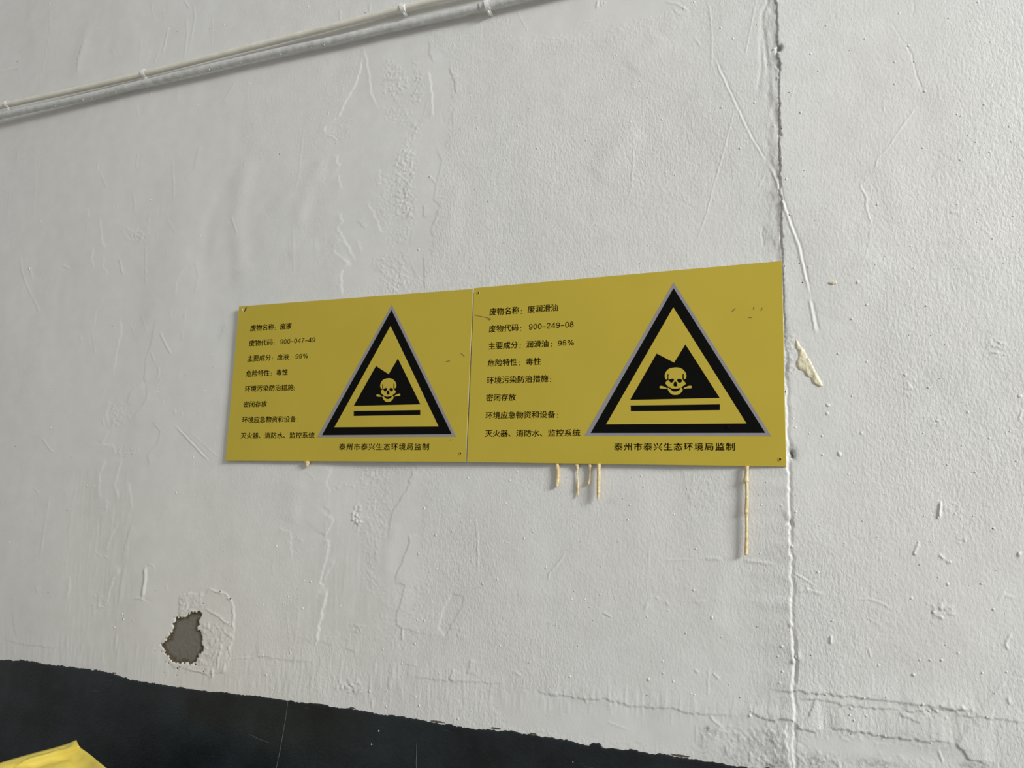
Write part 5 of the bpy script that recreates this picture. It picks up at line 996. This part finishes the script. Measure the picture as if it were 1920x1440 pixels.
ln.new(n2.outputs['Fac'], bp.inputs['Height']); ln.new(bp.outputs['Normal'], b.inputs['Normal'])
GLUE = m
def drip(pix, label, off=0.006, group='dried adhesive drips under the right sign', wob=0.035):
    """pix: (px, py, half width in px)"""
    pts, rad = [], []
    for (px, py, w) in pix:
        x, z = wall_at(px, py, off); hw = height_at(x, z)
        r = w * 0.00118; pts.append(Vector((x, -max(off, hw + r * 0.8), z))); rad.append(r)
    far = min(p.y for p in pts)
    for p in pts: p.y = max(far, -0.0125)
    sp = spline(pts, 6); rr = []
    for i in range(len(sp)):
        t = i / 6; k = min(int(t), len(rad) - 2); f = t - k; f = f * f * (3 - 2 * f); rr.append(rad[k] * (1 - f) + rad[k + 1] * f)
    o = tube('adhesive_drip', sp, rr, GLUE, None, 12, wob)
    return tag(o, label, 'glue drip', group)
drip([(1045, 868.5, 2.8), (1045, 874, 3.2), (1046, 885, 2.9), (1045.5, 900, 2.9), (1044, 910, 2.9), (1043.5, 912.5, 2.2)], 'short cream glue stick under the right sign, leftmost of its drips')
drip([(1081.5, 868.8, 4), (1082, 873, 4), (1082.5, 877, 2.4), (1082.5, 884, 1.0), (1083, 895, 1.0), (1083.5, 908, 1.6), (1083.5, 916, 2.2), (1083.5, 924, 1.3), (1082.5, 932, .8)], 'wavy hair-thin glue drip with a blob at the top, second under the right sign', 0.0042)
drip([(1106, 869, 3), (1106, 874, 2.6), (1106, 882, 1.4), (1105.5, 895, 1.5), (1105, 901, 2.0), (1103.2, 906, 2.4), (1103, 908.5, 1.5)], 'short thin glue drip ending in a small bead, beside the thick drip', 0.006)
drip([(1122.5, 869.5, 3), (1122.5, 874, 3.4), (1122.5, 888, 3.1), (1122.3, 905, 3.0), (1122, 920, 2.9), (1121.5, 931, 2.2), (1121.5, 938, .7)], 'thick yellow glue stick with a pointed end, fourth under the right sign', 0.011)
drip([(1400.5, 874.0, 3.0), (1400, 882, 2.8), (1399.5, 893, 3.0), (1399, 902, 4.0), (1400, 908, 2.6), (1400.3, 930, 2.4), (1400, 950, 2.8), (1399, 960, 3.4), (1399.6, 967, 2.2), (1400, 990, 2.3), (1399.6, 1015, 2.4), (1399.2, 1034, 2.5), (1398.6, 1039, 2.8), (1398.4, 1041, 1.8)],
     'longest cream glue drip, hanging alone near the right end of the sign', 0.011)
drip([(577.5, 865.5, 6), (577.5, 868, 5), (577.3, 872, 3.2), (577.3, 875.5, 1.8)], 'small brown glue bead peeping out under the left sign', 0.004, 'dried adhesive spots on the wall')

def blob(name, outline, hmax, mat, label, cat, group, ang=0.0, lumpy=0.5, seed=3):
    """irregular flat lump of adhesive stuck on the wall"""
    P = [wall_at(px, py) for px, py in outline]
    xs_ = [p[0] for p in P]; zs_ = [p[1] for p in P]
    st_ = 0.0011; gx = np.arange(min(xs_) - st_, max(xs_) + st_ * 2, st_); gz = np.arange(min(zs_) - st_, max(zs_) + st_ * 2, st_)
    X, Z = np.meshgrid(gx, gz); ins = np.zeros(X.shape, bool); D = np.full(X.shape, 9.0)
    for k in range(len(P)):
        (ax, az), (bx, bz) = P[k], P[(k + 1) % len(P)]
        ins ^= ((az > Z) != (bz > Z)) & (X < (bx - ax) * (Z - az) / (bz - az + 1e-12) + ax)
        dx, dz = bx - ax, bz - az; t = np.clip(((X - ax) * dx + (Z - az) * dz) / (dx * dx + dz * dz + 1e-12), 0, 1)
        D = np.minimum(D, np.hypot(X - ax - t * dx, Z - az - t * dz))
    n = value_noise(gx, gz, 0.007, 0.009, seed) + 0.5 * value_noise(gx, gz, 0.003, 0.003, seed + 1)
    hh_ = hmax * np.clip(D / 0.0035, 0, 1) ** 0.5 * (1 + lumpy * n)
    V, F = [], []; idx = {}
    for j in range(len(gz)):
        for i in range(len(gx)):
            if ins[j, i] or any(0 <= j + b_ < len(gz) and 0 <= i + a_ < len(gx) and ins[j + b_, i + a_] for a_ in (-1, 0, 1) for b_ in (-1, 0, 1)):
                idx[(j, i)] = len(V); top = hh_[j, i] if ins[j, i] else -0.0012
                V.append((gx[i], -height_at(gx[i], gz[j]) - top, gz[j]))
    n0 = len(V); V += [(v[0], -height_at(v[0], v[2]) + 0.0008, v[2]) for v in V]
    cnt = {}
    for (j, i) in list(idx):
        if all(q in idx for q in ((j, i + 1), (j + 1, i + 1), (j + 1, i))):
            f_ = (idx[(j, i)], idx[(j, i + 1)], idx[(j + 1, i + 1)], idx[(j + 1, i)]); F.append(f_)
            for e in zip(f_, f_[1:] + f_[:1]): k = tuple(sorted(e)); cnt[k] = cnt.get(k, 0) + 1
    F += [tuple(q + n0 for q in reversed(f_)) for f_ in list(F)]
    F += [(a_, b_, b_ + n0, a_ + n0) for (a_, b_), c in cnt.items() if c == 1]
    o = mesh_obj(name, V, F, mat, None, True)
    return tag(o, label, cat, group)
OLDGLUE = simple('old_adhesive', (0.76, 0.70, 0.50), 0.3, var=0.16, scale=120, bump=0.0008, bscale=300, spec=0.6)
blob('adhesive_smear', Q([(145, 180), (200, 235), (262, 360), (330, 420), (400, 560), (470, 660), (520, 770), (610, 940), (700, 1090), (770, 1250), (700, 1280), (600, 1240), (500, 1160), (470, 1080), (390, 1030), (320, 925), (230, 890), (165, 800),
      (160, 700), (205, 600), (200, 480), (145, 400), (135, 300), (125, 220)], 1480, 620, 12), 0.0019, OLDGLUE, 'long crusty yellowish glue smear on the wall right of the signs', 'glue', 'dried adhesive spots on the wall')
blob('adhesive_chip', Q([(580, 720), (760, 640), (1100, 600), (1350, 640), (1420, 760), (1340, 900), (1100, 990), (850, 930), (640, 830)], 1540, 515, 48), 0.0022, OLDGLUE, 'small oval chip of brownish glue on the wall above the long smear', 'glue', 'dried adhesive spots on the wall', seed=8)

# ------------------------------------------------------------------ yellow sheet on a steel drum, only its corner in view
SHEET = simple('bright_yellow_plastic', (0.72, 0.575, 0.10), 0.4, var=0.05, scale=9, bump=0.0016, bscale=26, spec=0.4)
def on_height(px, py, z):
    d = FWD + RGT * ((px - 960) / F_PX) + UPV * ((720 - py) / F_PX); t = (z - CAM[2]) / d[2]; p = CAM + d * t
    return Vector(p)
Z_TIP = 1.0
e1 = [on_height(px, py, z) for px, py, z in [(143, 1387, 1.0), (125, 1394.5, .992), (100, 1402, .985), (60, 1412.5, .978), (30, 1421, .972), (0, 1430, .965), (-60, 1450, .950), (-160, 1490, .930), (-300, 1560, .910)]]
e2 = [on_height(px, py, z) for px, py, z in [(143, 1387, 1.0), (148, 1398, .994), (154, 1404, .988), (168, 1414, .982), (185, 1428, .975), (200, 1440.5, .970), (240, 1476, .950), (300, 1530, .930), (380, 1600, .912)]]
g1, g2 = spline(e1, 5), spline(e2, 5)
V, F = [], []; n1_, n2_ = len(g1), len(g2)
sn = value_noise(np.linspace(0, 1, n1_), np.linspace(0, 1, n2_), 0.13, 0.13, 501) * 0.006 + value_noise(np.linspace(0, 1, n1_), np.linspace(0, 1, n2_), 0.05, 0.06, 502) * 0.0022
for j in range(n2_):
    for i in range(n1_):
        p = g1[i] + g2[j] - g1[0]; k = min(1, min(i, j) / 3.0)
        p.z = max(p.z + float(sn[j, i]) * k, 0.893 + 0.004 * abs(float(sn[j, i])) / 0.006); V.append(p)
m0 = len(V); V += [v - Vector((0, 0, 0.0012)) for v in V]
for j in range(n2_ - 1):
    for i in range(n1_ - 1):
        a_ = j * n1_ + i; F.append((a_, a_ + 1, a_ + n1_ + 1, a_ + n1_)); F.append((a_ + m0, a_ + n1_ + m0, a_ + n1_ + 1 + m0, a_ + 1 + m0))
bd = [(i, i + 1) for i in range(n1_ - 1)] + [((n2_ - 1) * n1_ + i, (n2_ - 1) * n1_ + i + 1) for i in range(n1_ - 1)] + [(j * n1_, (j + 1) * n1_) for j in range(n2_ - 1)] + [(j * n1_ + n1_ - 1, (j + 1) * n1_ + n1_ - 1) for j in range(n2_ - 1)]
F += [(a_, b_, b_ + m0, a_ + m0) for a_, b_ in bd]
sh = mesh_obj('plastic_sheet', V, F, SHEET, None, True)
tag(sh, 'bright yellow creased plastic sheet with one raised corner against the black band', 'plastic sheet')
sx = sum(v.x for v in V) / len(V); sy_ = sum(v.y for v in V) / len(V)
root = empty('steel_drum', (sx, sy_, 0)); tag(root, 'dark blue ribbed steel drum standing under the bright yellow plastic sheet', 'drum'); bpy.context.view_layer.update()
DRUM = simple('dark_blue_drum_paint', (0.02, 0.05, 0.11), 0.4, var=0.2, scale=12)
def lathe(name, prof, mat, n=48):
    V, F = [], []
    for (r, z) in prof: V += [(sx + r * math.cos(2 * math.pi * i / n), sy_ + r * math.sin(2 * math.pi * i / n), z) for i in range(n)]
    for q in range(len(prof) - 1):
        for i in range(n): j = (i + 1) % n; F.append((q * n + i, q * n + j, (q + 1) * n + j, (q + 1) * n + i))
    o = mesh_obj(name, V, F, mat, None, True); o.parent = root; o.matrix_parent_inverse = root.matrix_world.inverted(); return o
RD = 0.24
lathe('drum_body', [(0.001, 0.004), (RD - .01, 0.004), (RD, 0.0), (RD, .02), (RD - .004, .03), (RD - .004, .28), (RD + .006, .295), (RD - .004, .31), (RD - .004, .57), (RD + .006, .585), (RD - .004, .60), (RD - .004, .855), (RD, .87)], DRUM)
lathe('drum_lid', [(RD, .87), (RD + .004, .88), (RD, .89), (RD - .01, .888), (RD - .015, .876), (0.001, .876)], DRUM)
